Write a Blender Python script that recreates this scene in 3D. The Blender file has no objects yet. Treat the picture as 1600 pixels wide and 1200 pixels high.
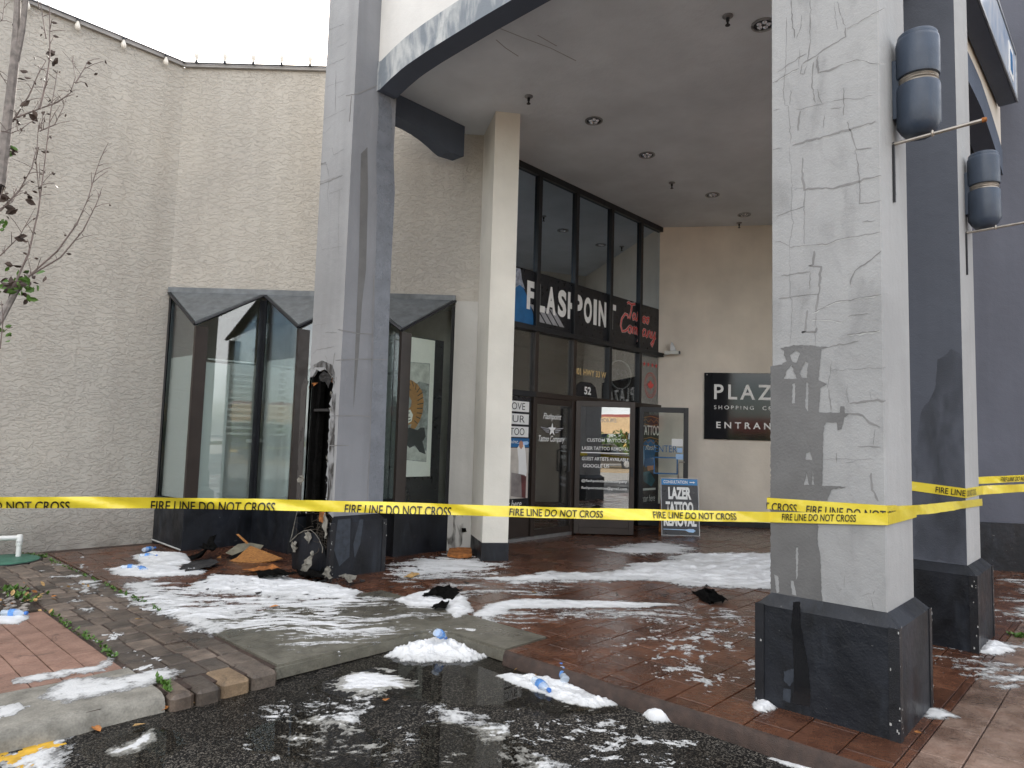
import bpy, bmesh, math, random
import numpy as np
from mathutils import Vector, Matrix
from mathutils.geometry import tessellate_polygon
random.seed(7); RNG = np.random.default_rng(7)
SC = bpy.context.scene
COL = SC.collection

# ------------------------------------------------------------------ camera
# world: +X runs along the shopfront (away to the right), +Y away to the left, Z up; pavement at z = 0
FPX, PITCH, ROLL, AZ, EYE = 1070.0, math.radians(4.62), math.radians(1.66), math.radians(43.0), 1.58
SA, CA = math.sin(AZ), math.cos(AZ)
def h2w(x, y, z=0.0):            # heading frame (right, forward) -> world
    return Vector((x*SA + y*CA, -x*CA + y*SA, z))
_f = Vector((0, math.cos(PITCH), math.sin(PITCH))); _r0 = Vector((1, 0, 0)); _u0 = _r0.cross(_f)
_r = _r0*math.cos(ROLL) + _u0*math.sin(ROLL); _u = -_r0*math.sin(ROLL) + _u0*math.cos(ROLL)
CR, CU, CF = (h2w(*v) for v in (_r, _u, _f))
cam_d = bpy.data.cameras.new('camera'); cam = bpy.data.objects.new('camera', cam_d); COL.objects.link(cam)
cam_d.sensor_fit = 'HORIZONTAL'; cam_d.sensor_width = 36.0; cam_d.lens = FPX/1600*36.0
cam_d.clip_start = 0.05; cam_d.clip_end = 2000
cam.matrix_world = Matrix(((CR.x, CU.x, -CF.x, 0), (CR.y, CU.y, -CF.y, 0), (CR.z, CU.z, -CF.z, EYE), (0, 0, 0, 1)))
SC.camera = cam

# ------------------------------------------------------------------ sky, sun, exposure
SUN_EL, SUN_AZ = math.radians(34), math.radians(-16)      # ahead and a little left: the whole front stands in its own shade
S = h2w(math.sin(SUN_AZ)*math.cos(SUN_EL), math.cos(SUN_AZ)*math.cos(SUN_EL), math.sin(SUN_EL))
W = bpy.data.worlds.new('World'); SC.world = W; W.use_nodes = True
nt = W.node_tree; bg = nt.nodes['Background']
sky = nt.nodes.new('ShaderNodeTexSky'); sky.sky_type = 'NISHITA'; sky.sun_disc = False
sky.sun_elevation = SUN_EL; sky.sun_rotation = math.atan2(S.x, S.y)
sky.air_density = 1.0; sky.dust_density = 2.0; sky.ozone_density = 1.0
tc = nt.nodes.new('ShaderNodeTexCoord'); mp = nt.nodes.new('ShaderNodeMapping'); mp.inputs['Scale'].default_value = (1, 1, 2.2)
cn = nt.nodes.new('ShaderNodeTexNoise'); cn.inputs['Scale'].default_value = 2.1; cn.inputs['Detail'].default_value = 7; cn.inputs['Roughness'].default_value = .58
cr = nt.nodes.new('ShaderNodeValToRGB'); cr.color_ramp.elements[0].position = .40; cr.color_ramp.elements[1].position = .58
mx = nt.nodes.new('ShaderNodeMix'); mx.data_type = 'RGBA'; mx.inputs['B'].default_value = (9.3, 9.15, 9.0, 1)
nt.links.new(tc.outputs['Generated'], mp.inputs['Vector']); nt.links.new(mp.outputs['Vector'], cn.inputs['Vector'])
nt.links.new(cn.outputs['Fac'], cr.inputs['Fac']); nt.links.new(cr.outputs['Color'], mx.inputs['Factor'])
nt.links.new(sky.outputs['Color'], mx.inputs['A']); nt.links.new(mx.outputs['Result'], bg.inputs['Color'])
bg.inputs['Strength'].default_value = 0.15
sun_d = bpy.data.lights.new('sun', 'SUN'); sun_d.energy = 5.0; sun_d.angle = math.radians(.53); sun_d.color = (1, .95, .87)
sun = bpy.data.objects.new('sun', sun_d); COL.objects.link(sun); sun.rotation_euler = (-S).to_track_quat('-Z', 'Y').to_euler()
sun.location = S*60
VS = SC.view_settings; SC.display_settings.display_device = 'sRGB'
VS.view_transform = 'Standard'; VS.look = 'None'; VS.gamma = 1; VS.use_curve_mapping = False; VS.exposure = 1.15
CY = SC.cycles; CY.max_bounces = 7; CY.diffuse_bounces = 4; CY.glossy_bounces = 4; CY.transmission_bounces = 4; CY.transparent_max_bounces = 12
CY.caustics_reflective = False; CY.caustics_refractive = False

# ------------------------------------------------------------------ placing helpers
CAMP = Vector((0, 0, EYE))
def ray(px, py): return CR*(px-800) - CU*(py-600) + CF*FPX
def gnd(px, py, z=0.0):
    d = ray(px, py); return CAMP + d*((z-EYE)/d.z)
def onx(px, py, x):
    d = ray(px, py); return CAMP + d*(x/d.x)
def ony(px, py, y):
    d = ray(px, py); return CAMP + d*(y/d.y)
def atd(px, py, dep):
    return CAMP + ray(px, py)*(dep/FPX)
def onplane(px, py, P, D):
    d = ray(px, py); n = Vector((-D[1], D[0], 0)); t = (Vector((P[0], P[1], 0)).dot(n))/(d.dot(n)); return CAMP + d*t

# ------------------------------------------------------------------ materials
class Mat:
    def __init__(s, name, base=(.5, .5, .5), rough=.6, **kw):
        s.m = bpy.data.materials.new(name); s.m.use_nodes = True; s.nt = s.m.node_tree
        s.b = s.nt.nodes['Principled BSDF']; s.out = s.nt.nodes['Material Output']
        s.set('Base Color', base); s.set('Roughness', rough)
        for k, v in kw.items(): s.set(k.replace('_', ' '), v)
    def put(s, sock, v):
        if isinstance(v, bpy.types.NodeSocket): s.nt.links.new(v, sock)
        else:
            if isinstance(v, (tuple, list)) and len(v) == 3 and sock.type == 'RGBA': v = (*v, 1)
            sock.default_value = v
    def set(s, k, v): s.put(s.b.inputs[k], v)
    def node(s, typ, props=None, **ins):
        n = s.nt.nodes.new('ShaderNode'+typ)
        for k, v in (props or {}).items(): setattr(n, k, v)
        for k, v in ins.items():
            key = int(k[1:]) if k[0] == 'i' and k[1:].isdigit() else k.replace('_', ' ')
            s.put(n.inputs[key], v)
        return n
    def pos(s, scale=(1, 1, 1), rot=(0, 0, 0)):
        g = s.node('NewGeometry'); return s.node('Mapping', Vector=g.outputs['Position'], Scale=scale, Rotation=rot).outputs[0]
    def noise(s, scale, detail=4, rough=.55, dist=0, vec=None, out='Fac'):
        return s.node('TexNoise', Vector=vec if vec is not None else s.pos(), Scale=scale, Detail=min(detail, 3.5), Roughness=rough, Distortion=dist).outputs[out]
    def vor(s, scale, feature='F1', vec=None, out='Distance', rnd=1.0):
        return s.node('TexVoronoi', {'feature': feature}, Vector=vec if vec is not None else s.pos(), Scale=scale, Randomness=rnd).outputs[out]
    def ramp(s, f, a, b, ca=(0, 0, 0), cb=(1, 1, 1), interp='LINEAR'):
        n = s.node('ValToRGB', Fac=f); e = n.color_ramp.elements; e[0].position = a; e[1].position = b
        e[0].color = (*ca, 1); e[1].color = (*cb, 1); n.color_ramp.interpolation = interp; return n.outputs['Color']
    def mix(s, f, a, b, mode='MIX'):
        n = s.node('Mix', {'data_type': 'RGBA', 'blend_type': mode}); s.put(n.inputs['Factor'], f)
        s.put(n.inputs[6], a); s.put(n.inputs[7], b); return n.outputs[2]
    def math(s, op, a, b=0.0, c=0.0, clamp=False):
        n = s.node('Math', {'operation': op, 'use_clamp': clamp}); s.put(n.inputs[0], a); s.put(n.inputs[1], b); s.put(n.inputs[2], c); return n.outputs[0]
    def mr(s, v, a, b, c, d):
        n = s.node('MapRange', Value=v); n.inputs[1].default_value = a; n.inputs[2].default_value = b
        s.put(n.inputs[3], c); s.put(n.inputs[4], d); return n.outputs[0]
    def bump(s, h, dist=.01, strength=1.0, normal=None):
        n = s.node('Bump', Height=h, Distance=dist, Strength=strength)
        if normal is not None: s.put(n.inputs['Normal'], normal)
        s.set('Normal', n.outputs[0]); return n.outputs[0]
MATS = {}
def simple(name, base, rough=.55, var=.12, scale=6, bump=0.0, **kw):
    m = Mat(name, base, rough, **kw)
    n = m.noise(scale, 5)
    dk = tuple(c*(1-var) for c in base); lt = tuple(min(1, c*(1+var)) for c in base)
    m.set('Base Color', m.ramp(n, .3, .7, dk, lt))
    m.set('Roughness', m.mr(m.noise(scale*2.3, 4), .3, .7, max(.02, rough-.08), min(1, rough+.08)))
    if bump: m.bump(m.noise(scale*12, 4), bump)
    MATS[name] = m.m; return m.m

def stucco_mat(name, col, step=.0055, scale=12):
    m = Mat(name, col, .88)
    v = m.pos((1, 1, 2.0))
    n = m.noise(scale, 4, .58, .9, v)
    plate = m.ramp(n, .46, .54)
    gate = m.ramp(m.noise(2.3, 3), .36, .62)
    line = m.ramp(m.math('ABSOLUTE', m.math('SUBTRACT', n, .465)), 0.0, .012, (.84, .83, .81), (1, 1, 1))
    line = m.mix(gate, (1, 1, 1), line)
    big = m.ramp(m.noise(.7, 4), .3, .7, (.90, .90, .90), (1.06, 1.05, 1.03))
    streak = m.ramp(m.noise(3.0, 3, .5, 0, m.pos((1, 1, .08))), .35, .62, (.93, .92, .91), (1.02, 1.02, 1.02))
    c = m.mix(1, col, line, 'MULTIPLY'); c = m.mix(1, c, big, 'MULTIPLY'); c = m.mix(1, c, streak, 'MULTIPLY')
    g = m.node('NewGeometry'); sep = m.node('SeparateXYZ', Vector=g.outputs['Position'])
    low = m.math('MULTIPLY', m.mr(sep.outputs[2], 0.0, .55, 1, 0), m.noise(5, 5))     # splash dirt at the foot of the wall
    c = m.mix(m.math('MULTIPLY', low, .75, clamp=True), c, (.12, .10, .08))
    m.set('Base Color', c)
    h = m.math('ADD', m.math('MULTIPLY', plate, 1.0), m.math('MULTIPLY', m.noise(60, 3), .28))
    m.bump(h, step); MATS[name] = m.m; return m.m
stucco = stucco_mat('stucco', (.472, .442, .395))

def smooth_stucco(name, col, dirt=.35, rough=.8):
    m = Mat(name, col, rough)
    big = m.ramp(m.noise(1.1, 5), .3, .7, tuple(c*.86 for c in col), tuple(c*1.08 for c in col))
    st = m.ramp(m.noise(4, 4, .6, 0, m.pos((1, 1, .07))), .45, .7)
    c = m.mix(m.math('MULTIPLY', st, dirt), big, tuple(x*.62 for x in col))
    m.set('Base Color', c)
    m.bump(m.math('ADD', m.noise(9, 4), m.math('MULTIPLY', m.noise(90, 3), .35)), .006); MATS[name] = m.m; return m.m
col_grey = smooth_stucco('column_grey', (.375, .375, .37), .25)
col_mid = smooth_stucco('column_mid_grey', (.335, .335, .335), .3)
fascia_white = smooth_stucco('fascia_white', (.74, .72, .68), .10)
wall_beige = smooth_stucco('wall_beige', (.77, .705, .61), .08)
pillar_beige = smooth_stucco('pillar_beige', (.68, .655, .585), .08)
strip_grey = smooth_stucco('strip_grey', (.50, .485, .45), .35)
dark_wall = smooth_stucco('dark_wall', (.095, .10, .125), .2)
slate_face = smooth_stucco('slate_tone', (.088, .097, .120), .25)
grey_face = smooth_stucco('grey_tone', (.245, .25, .265), .4)
ceiling_grey = smooth_stucco('ceiling_grey', (.69, .73, .77), .04)
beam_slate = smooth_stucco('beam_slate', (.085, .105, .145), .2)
def patch_mat(name, col, scale, lo, hi, rough=.7, top=.9):
    m = Mat(name, col, rough)
    m.set('Alpha', m.ramp(m.noise(scale, 3, .65, .5, m.pos((1, 1, .45))), lo, hi, (0, 0, 0), (top,)*3)); return m.m
def band_mat():
    m = Mat('fascia_band', (.2, .2, .2), .75)
    n = m.noise(4, 6, .65, .4, m.pos((1, 1, .35)))
    m.set('Base Color', m.ramp(n, .42, .60, (.20, .225, .25), (.50, .51, .50))); m.bump(m.noise(40, 4), .004)
    return m.m
fascia_band = band_mat()
def plinth_mat():
    m = Mat('plinth_black', (.02, .022, .028), .42)
    n = m.noise(3.2, 6, .6, .5, m.pos((1, 1, .5)))
    c = m.ramp(n, .38, .68, (.006, .007, .009), (.018, .021, .028))
    chips = m.ramp(m.noise(26, 5, .65, .8), .71, .73)
    c = m.mix(m.math('MULTIPLY', chips, .5), c, (.28, .28, .27))
    scr = m.ramp(m.noise(5, 6, .6, 0, m.pos((1, 1, .2))), .58, .72)
    c = m.mix(m.math('MULTIPLY', scr, .16), c, (.10, .12, .15))
    m.set('Base Color', c)
    m.set('Roughness', m.ramp(m.noise(4, 5), .3, .7, (.28,)*3, (.60,)*3)); m.set('Specular IOR Level', .35)
    m.bump(m.math('ADD', m.noise(14, 5), m.math('MULTIPLY', m.noise(80, 3), .3)), .005); return m.m
plinth_black = plinth_mat()
trim_black = simple('trim_black', (.008, .009, .012), .38, .4, 12, .002)
chip_paint = simple('chipped_paint', (.42, .42, .40), .7, .2)
crack_grey = simple('crack_grey', (.225, .22, .215), .8, .15)
crack_light = simple('crack_light', (.50, .50, .48), .8, .1)
wet_grey = simple('wet_plaster', (.135, .133, .13), .42, .12, 5, .002)
wet_blue = simple('wet_plaster_shine', (.17, .182, .205), .30, .14, 6, .003)
char_black = simple('char', (.006, .0055, .005), .9, .5, 20, .02, Specular_IOR_Level=.1)
char_grey = simple('char_grey', (.03, .028, .027), .8, .5, 18, .01)
ash = simple('ash_paper', (.24, .225, .19), .9, .35, 15, .01)
frame_black = simple('frame_black', (.012, .013, .016), .38, .25, 5)
frame_bronze = simple('frame_bronze', (.030, .021, .017), .36, .18, 4)
metal_grey = simple('galvanised', (.33, .33, .33), .42, .18, 8, Metallic=.8)
bay_roof_m = simple('bay_roof_metal', (.13, .14, .145), .42, .25, 9, .002, Metallic=.2)
cap_metal = simple('parapet_cap', (.33, .315, .30), .5, .15, 5)
white_paint = simple('white_paint', (.80, .80, .78), .5, .03)
off_white = simple('off_white', (.62, .64, .60), .6, .06)
interior_grey = simple('interior_wall', (.62, .61, .56), .8, .08)
interior_dark = simple('interior_dark', (.05, .052, .055), .7, .2)
black_print = simple('black_print', (.012, .013, .017), .32, .2)
white_print = simple('white_print', (.82, .82, .80), .45, .03)
grey_print = simple('grey_print', (.34, .34, .36), .5, .15)
red_print = simple('red_print', (.72, .085, .075), .45, .08)
blue_print = simple('blue_print', (.015, .13, .33), .4, .2)
cyan_glow = simple('pale_blue_print', (.38, .58, .85), .4, .15)
gold_print = simple('gold_print', (.72, .52, .24), .45, .1)
skin_print = simple('skin_print', (.50, .25, .16), .5, .15)
tan_print = simple('tan_print', (.40, .20, .055), .55, .2)
paper = simple('paper', (.86, .87, .80), .7, .04)
ink_grey = simple('ink_grey', (.30, .33, .31), .7, .45, 12)
ink_black = simple('ink_black', (.03, .035, .035), .7, .4)
lamp_slate = simple('lamp_slate', (.040, .056, .085), .38, .15, 7, .001)
steel = simple('rod_steel', (.42, .38, .33), .35, .25, 10, Metallic=.8)
pvc = simple('white_pvc', (.78, .78, .75), .4, .04)
green_lid = simple('green_lid', (.05, .16, .11), .5, .2)
tape_y = Mat('tape_yellow', (.80, .63, .035), .30)
tape_y.set('Base Color', tape_y.ramp(tape_y.noise(6, 4), .3, .7, (.74, .57, .03), (.86, .71, .06))); tape_y.bump(tape_y.noise(14, 3), .004)
tape_y.set('Transmission Weight', 0.0); tape_y.set('Coat Weight', .4); tape_y = tape_y.m
tape_pale = simple('tape_sheen', (.80, .74, .42), .22, .1)
tape_ink = simple('tape_ink', (.012, .011, .010), .4, .1)
tape_ghost = simple('tape_ink_seen_through', (.38, .33, .10), .5, .1)
mesh_wire = simple('lath_wire', (.085, .070, .055), .6, .4, 30, Metallic=.4)
bark = simple('bark', (.24, .21, .19), .85, .35, 25, .006)
twig_m = simple('twig', (.15, .115, .10), .8, .3, 25)
leaf_dead = simple('dead_leaf', (.055, .034, .024), .7, .4, 20)
leaf_green = simple('green_leaf', (.075, .16, .022), .5, .35, 30)
leaf_orange = simple('orange_leaf', (.40, .155, .035), .6, .45, 30)
leaf_tan = simple('tan_leaf', (.48, .30, .12), .6, .35, 30)
bulb_glass = simple('bulb_glass', (.75, .70, .62), .2, .05)
yellow_paint = simple('yellow_road_paint', (.62, .36, .03), .6, .25, 14)

def osb_mat():
    m = Mat('plywood', (.4, .2, .06), .75)
    v = m.pos((3, 12, 12), (0, 0, .5))
    n = m.noise(7, 6, .65, 1.5, v)
    m.set('Base Color', m.ramp(n, .36, .62, (.13, .045, .012), (.50, .225, .055))); m.bump(n, .006); return m.m
plywood = osb_mat()

def glass(name, tint=(.8, .85, .85), ior=1.55, boost=0.0, rough=.0, gcol=(.95, .97, 1.0)):
    m = Mat(name); nt = m.nt; nt.nodes.remove(m.b)
    fr = m.node('Fresnel', IOR=ior).outputs[0]
    f = m.math('ADD', m.math('MULTIPLY', fr, .55), boost*.6, clamp=True); tint = tuple(c**.5 for c in tint)
    nb = m.node('Bump', Height=m.noise(.9, 2), Distance=.004, Strength=.35).outputs[0]
    tr = m.node('BsdfTransparent', Color=tint).outputs[0]
    gl = m.node('BsdfGlossy', Color=gcol, Roughness=rough, Normal=nb).outputs[0]
    ms = m.node('MixShader', Fac=f); nt.links.new(tr, ms.inputs[1]); nt.links.new(gl, ms.inputs[2]); nt.links.new(ms.outputs[0], m.out.inputs[0])
    return m.m
glass_clear = glass('clear_glass', (.90, .95, .93), 1.5, .10)
glass_shop = glass('shop_glass', (.82, .86, .86), 1.6, .20)
glass_tint = glass('tinted_glass', (.14, .17, .21), 1.7, 1.0, 0, (.72, .86, 1.0))
leaf_glass = glass('leaf_glass', (.86, .9, .88), 1.35, .0)
glass_door = glass('door_glass', (.50, .52, .50), 1.7, .36)
glass_film = Mat('frosted_film', (.80, .86, .82), .5, Alpha=.90); glass_film = glass_film.m
water = glass('puddle_water', (.78, .76, .70), 1.36, .03)

def bottle_mat():
    m = Mat('bottle_plastic', (.68, .80, .93), .07, Alpha=.5); m.set('Coat Weight', .6); return m.m
bottle_pl = bottle_mat()
bottle_cap = simple('bottle_cap', (.05, .18, .55), .35, .05)
bottle_lab = simple('bottle_label', (.10, .27, .62), .4, .35, 30)

def foam_mat(name, lo, hi, k, bumpd):
    m = Mat(name, hi, .5); m.set('Specular IOR Level', .3)
    th = m.node('Attribute', {'attribute_name': 'thick'}).outputs['Fac']
    m.set('Base Color', m.mix(m.ramp(th, .05, .7), m.ramp(m.noise(9, 3), .3, .7, tuple(c*.85 for c in lo), lo), m.ramp(m.noise(4, 3), .3, .7, tuple(c*.92 for c in hi), hi)))
    bub = m.math('ADD', m.math('MULTIPLY', m.noise(15, 3, .6), .95), m.math('MULTIPLY', m.vor(60), .3))
    al = m.math('ADD', m.math('MULTIPLY', th, k), m.math('MULTIPLY', m.math('SUBTRACT', .70, bub), 2.2), clamp=True)
    m.set('Alpha', al)
    m.bump(m.math('ADD', m.noise(18, 3, .65), m.math('MULTIPLY', m.vor(70), .25)), bumpd); return m.m
foam_m = foam_mat('foam', (.55, .55, .54), (.83, .835, .84), 6.0, .008)
foam_thin = foam_mat('foam_film', (.34, .34, .33), (.70, .70, .69), 1.8, .006)

def asphalt_mat():
    m = Mat('asphalt', (.04, .04, .04), .8)
    big = m.noise(.9, 6, .6, .4)
    wet = m.ramp(m.noise(.75, 5, .6, .6), .40, .58)
    grains = m.vor(120, out='Color'); gr = m.node('SeparateColor', Color=grains).outputs[0]
    sp = m.ramp(gr, .60, .98, (.008, .0075, .007), (.12, .11, .095))
    sp2 = m.ramp(m.vor(210), .1, .5, (.9, .9, .9), (1.25, 1.25, 1.25))
    dry = m.mix(1, m.mix(1, sp, sp2, 'MULTIPLY'), m.ramp(big, .3, .7, (.8, .8, .8), (1.45, 1.42, 1.38)), 'MULTIPLY')
    c = m.mix(m.math('MULTIPLY', wet, .62), dry, m.mix(1, dry, (.34, .31, .27), 'MULTIPLY'))
    m.set('Base Color', c); m.set('Specular IOR Level', .16)
    m.set('Roughness', m.mr(wet, 0, 1, .78, .30))
    h = m.math('ADD', m.math('MULTIPLY', m.vor(120), -1.0), m.math('MULTIPLY', m.noise(50, 3), .5))
    m.bump(h, .006); return m.m
asphalt = asphalt_mat()

def paver_mat(name, dark, light, wet_lo=.34, wet_hi=.56, rnd=.5, wetmul=.42):
    m = Mat(name, light, .6)
    oi = m.node('ObjectInfo').outputs['Random']
    n = m.noise(7, 6, .6)
    c = m.ramp(n, .3, .7, dark, light)
    c = m.mix(1, c, m.ramp(oi, 0, 1, (1-rnd*.5,)*3, (1+rnd*.5, 1+rnd*.42, 1+rnd*.36)), 'MULTIPLY')
    c = m.mix(1, c, m.ramp(m.noise(90, 3), .3, .7, (.82,)*3, (1.15,)*3), 'MULTIPLY')
    wet = m.ramp(m.noise(.85, 6, .6, .5), wet_lo, wet_hi)
    streak = m.ramp(m.noise(2.2, 5, .6, .6, m.pos((1, 1, 1), (0, 0, .75))), .4, .6)
    wet = m.math('MULTIPLY', wet, m.mr(streak, 0, 1, .6, 1.0))
    c = m.mix(wet, c, m.mix(1, c, (wetmul, wetmul*.92, wetmul*.88), 'MULTIPLY'))
    soot = m.ramp(m.noise(5.5, 6, .7, 1.2), .60, .74)
    c = m.mix(m.math('MULTIPLY', soot, .6), c, (.02, .017, .015))
    m.set('Base Color', c); m.set('Specular IOR Level', .42); m.set('Roughness', m.mr(wet, 0, 1, .60, .11))
    m.bump(m.math('ADD', m.noise(30, 5), m.math('MULTIPLY', m.noise(6, 3), .6)), .005); return m.m
brick_red = paver_mat('brick_red', (.118, .049, .028), (.222, .100, .056), .24, .46, .30, .46)
brick_dry = paver_mat('brick_pink', (.22, .125, .09), (.33, .20, .15), .52, .72, .3, .45)
brick_pale = paver_mat('brick_pale', (.24, .15, .11), (.40, .29, .23), .40, .56, .25, .36)
paver_tumbled = paver_mat('paver_tumbled', (.075, .062, .052), (.19, .155, .125), .42, .66, .9, .6)
paver_tan = paver_mat('paver_tan', (.15, .105, .065), (.27, .19, .115), .6, .8, .3, .6)
concrete_wet = paver_mat('concrete_apron', (.115, .108, .085), (.20, .19, .15), .35, .6, 0, .55)
concrete_kerb = paver_mat('concrete_kerb', (.16, .15, .125), (.32, .30, .255), .58, .72, 0, .4)
bed_dark = simple('joint_sand', (.030, .024, .020), .85, .3, 20, .01)
soil = simple('soil', (.06, .045, .032), .9, .4, 12, .02)
stone_m = simple('pebble', (.27, .24, .21), .7, .4, 9)
hedge_m = simple('hedge_leaf', (.06, .10, .022), .6, .4, 3)

# ------------------------------------------------------------------ mesh helpers
def link(name, me, m=None, parent=None):
    o = bpy.data.objects.new(name, me); COL.objects.link(o)
    if m is not None and me is not None and not me.materials: me.materials.append(m)
    if parent is not None: o.parent = parent
    return o
def tag(o, label=None, cat=None, group=None, kind=None):
    if label: o['label'] = label
    if cat: o['category'] = cat
    if group: o['group'] = group
    if kind: o['kind'] = kind
    return o
def thing(name, label, cat, group=None):
    o = bpy.data.objects.new(name, None); COL.objects.link(o); o.empty_display_size = .2
    return tag(o, label, cat, group)
def frombm(name, bm, m, parent=None, smooth=False):
    me = bpy.data.meshes.new(name); bm.normal_update(); bm.to_mesh(me); bm.free()
    if smooth:
        me.polygons.foreach_set('use_smooth', [True]*len(me.polygons))
        try: me.set_sharp_from_angle(angle=math.radians(40))
        except Exception: pass
    return link(name, me, m, parent)
def addbox(bm, a, b, M=None, bevel=0.0):
    x0, y0, z0 = a; x1, y1, z1 = b
    vs = [bm.verts.new(p) for p in ((x0, y0, z0), (x1, y0, z0), (x1, y1, z0), (x0, y1, z0), (x0, y0, z1), (x1, y0, z1), (x1, y1, z1), (x0, y1, z1))]
    if M is not None:
        for v in vs: v.co = M @ v.co
    fs = [bm.faces.new([vs[i] for i in f]) for f in ((3, 2, 1, 0), (4, 5, 6, 7), (0, 1, 5, 4), (1, 2, 6, 5), (2, 3, 7, 6), (3, 0, 4, 7))]
    if bevel:
        bmesh.ops.bevel(bm, geom=list({e for f in fs for e in f.edges}), offset=bevel, segments=1, affect='EDGES', clamp_overlap=True)
    return vs
def box(name, a, b, m, parent=None, bevel=0.0, M=None):
    bm = bmesh.new(); addbox(bm, a, b, M, bevel); return frombm(name, bm, m, parent)
def addprism(bm, poly, axis, t):
    """poly: list of Vector (coplanar), extruded by vector t"""
    axis = Vector(axis)
    tris = tessellate_polygon([[Vector(p) for p in poly]])
    A = [bm.verts.new(p) for p in poly]; B = [bm.verts.new(Vector(p)+axis*t) for p in poly]
    for tri in tris:
        try: bm.faces.new([A[i] for i in tri]); bm.faces.new([B[i] for i in reversed(tri)])
        except ValueError: pass
    n = len(poly)
    for i in range(n):
        j = (i+1) % n
        bm.faces.new((A[i], B[i], B[j], A[j]))
    bmesh.ops.recalc_face_normals(bm, faces=bm.faces[:])
def prism(name, poly, axis, t, m, parent=None):
    bm = bmesh.new(); addprism(bm, [Vector(p) for p in poly], axis, t); return frombm(name, bm, m, parent)
def sheet(name, poly, m, parent=None, holes=()):
    """thin stain / print sheet from coplanar 3D points (with holes)"""
    loops = [[Vector(p) for p in poly]] + [[Vector(p) for p in h] for h in holes]
    flat = [p for l in loops for p in l]; bm = bmesh.new(); vs = [bm.verts.new(p) for p in flat]
    for t in tessellate_polygon(loops):
        try: bm.faces.new([vs[i] for i in t])
        except ValueError: pass
    return frombm(name, bm, m, parent)
def addtube(bm, pts, rad, n=8, cap=True):
    pts = [Vector(p) for p in pts]; rings = []
    up = Vector((0, 0, 1))
    for i, p in enumerate(pts):
        d = (pts[min(i+1, len(pts)-1)] - pts[max(i-1, 0)])
        if d.length < 1e-9: d = Vector((0, 0, 1))
        d.normalize(); s = d.cross(up if abs(d.z) < .95 else Vector((1, 0, 0))); s.normalize(); t = s.cross(d)
        r = rad[i] if isinstance(rad, (list, tuple)) else rad
        rings.append([bm.verts.new(p + (s*math.cos(a)+t*math.sin(a))*r) for a in [2*math.pi*k/n for k in range(n)]])
    for a, b in zip(rings, rings[1:]):
        for k in range(n): bm.faces.new((a[k], a[(k+1) % n], b[(k+1) % n], b[k]))
    if cap: bm.faces.new(rings[0][::-1]); bm.faces.new(rings[-1])
def tube(name, pts, rad, m, parent=None, n=8):
    bm = bmesh.new(); addtube(bm, pts, rad, n); bmesh.ops.recalc_face_normals(bm, faces=bm.faces[:]); return frombm(name, bm, m, parent, True)
def addlathe(bm, prof, n=20, M=None):
    rings = []
    for r, z in prof:
        rings.append([bm.verts.new((r*math.cos(2*math.pi*k/n), r*math.sin(2*math.pi*k/n), z)) for k in range(n)])
    for a, b in zip(rings, rings[1:]):
        for k in range(n): bm.faces.new((a[k], a[(k+1) % n], b[(k+1) % n], b[k]))
    bm.faces.new(rings[0][::-1]); bm.faces.new(rings[-1])
    if M is not None:
        for r in rings:
            for v in r: v.co = M @ v.co
def lathe(name, prof, m, parent=None, n=20, M=None):
    bm = bmesh.new(); addlathe(bm, prof, n, M); return frombm(name, bm, m, parent, True)
def frame_mat(o, R, U):
    R = Vector(R).normalized(); U = Vector(U).normalized(); N = R.cross(U)
    return Matrix(((R.x, U.x, N.x, o[0]), (R.y, U.y, N.y, o[1]), (R.z, U.z, N.z, o[2]), (0, 0, 0, 1)))
def textmesh(body, shear=0.0, bold=0.0, extrude=0.0, spacing=1.0):
    cu = bpy.data.curves.new('lettering', 'FONT'); cu.body = body; cu.shear = shear; cu.offset = bold; cu.extrude = extrude
    cu.space_character = spacing; cu.resolution_u = 4; cu.fill_mode = 'BOTH' if extrude else 'FRONT'
    o = bpy.data.objects.new('lettering', cu); COL.objects.link(o)
    dg = bpy.context.evaluated_depsgraph_get(); dg.update()
    me = bpy.data.meshes.new_from_object(o.evaluated_get(dg)); bpy.data.objects.remove(o); bpy.data.curves.remove(cu)
    me.materials.clear(); return me
def text(body, o, R, U, w, h, m, parent=None, shear=0.0, bold=0.0, extrude=0.0, spacing=1.0, name='lettering'):
    """fit the text into the box w x h whose lower left corner is o (R right, U up)"""
    me = textmesh(body, shear, bold, 0.0, spacing)
    a = np.zeros(len(me.vertices)*3); me.vertices.foreach_get('co', a); a = a.reshape(-1, 3)
    mn, mxx = a.min(0), a.max(0); a[:, 0] = (a[:, 0]-mn[0])/(mxx[0]-mn[0])*w; a[:, 1] = (a[:, 1]-mn[1])/max(1e-6, mxx[1]-mn[1])*h; a[:, 2] = 0
    M = np.array(frame_mat(o, R, U)); b = a @ M[:3, :3].T + M[:3, 3]
    me.vertices.foreach_set('co', b.ravel()); me.update()
    ob = link(name, me, m, parent)
    return ob
def strokes(name, lines, o, R, U, sc, wd, m, parent=None, off=0.0):
    """polyline lettering as flat ribbons in the plane (o,R,U)"""
    R = Vector(R).normalized(); U = Vector(U).normalized(); N = R.cross(U); o = Vector(o) + N*off; bm = bmesh.new()
    for L in lines:
        P = [Vector((p[0]*sc, p[1]*sc)) for p in L]
        ribbon2d(bm, P, wd, lambda q: o + R*q.x + U*q.y)
    return frombm(name, bm, m, parent)
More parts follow.
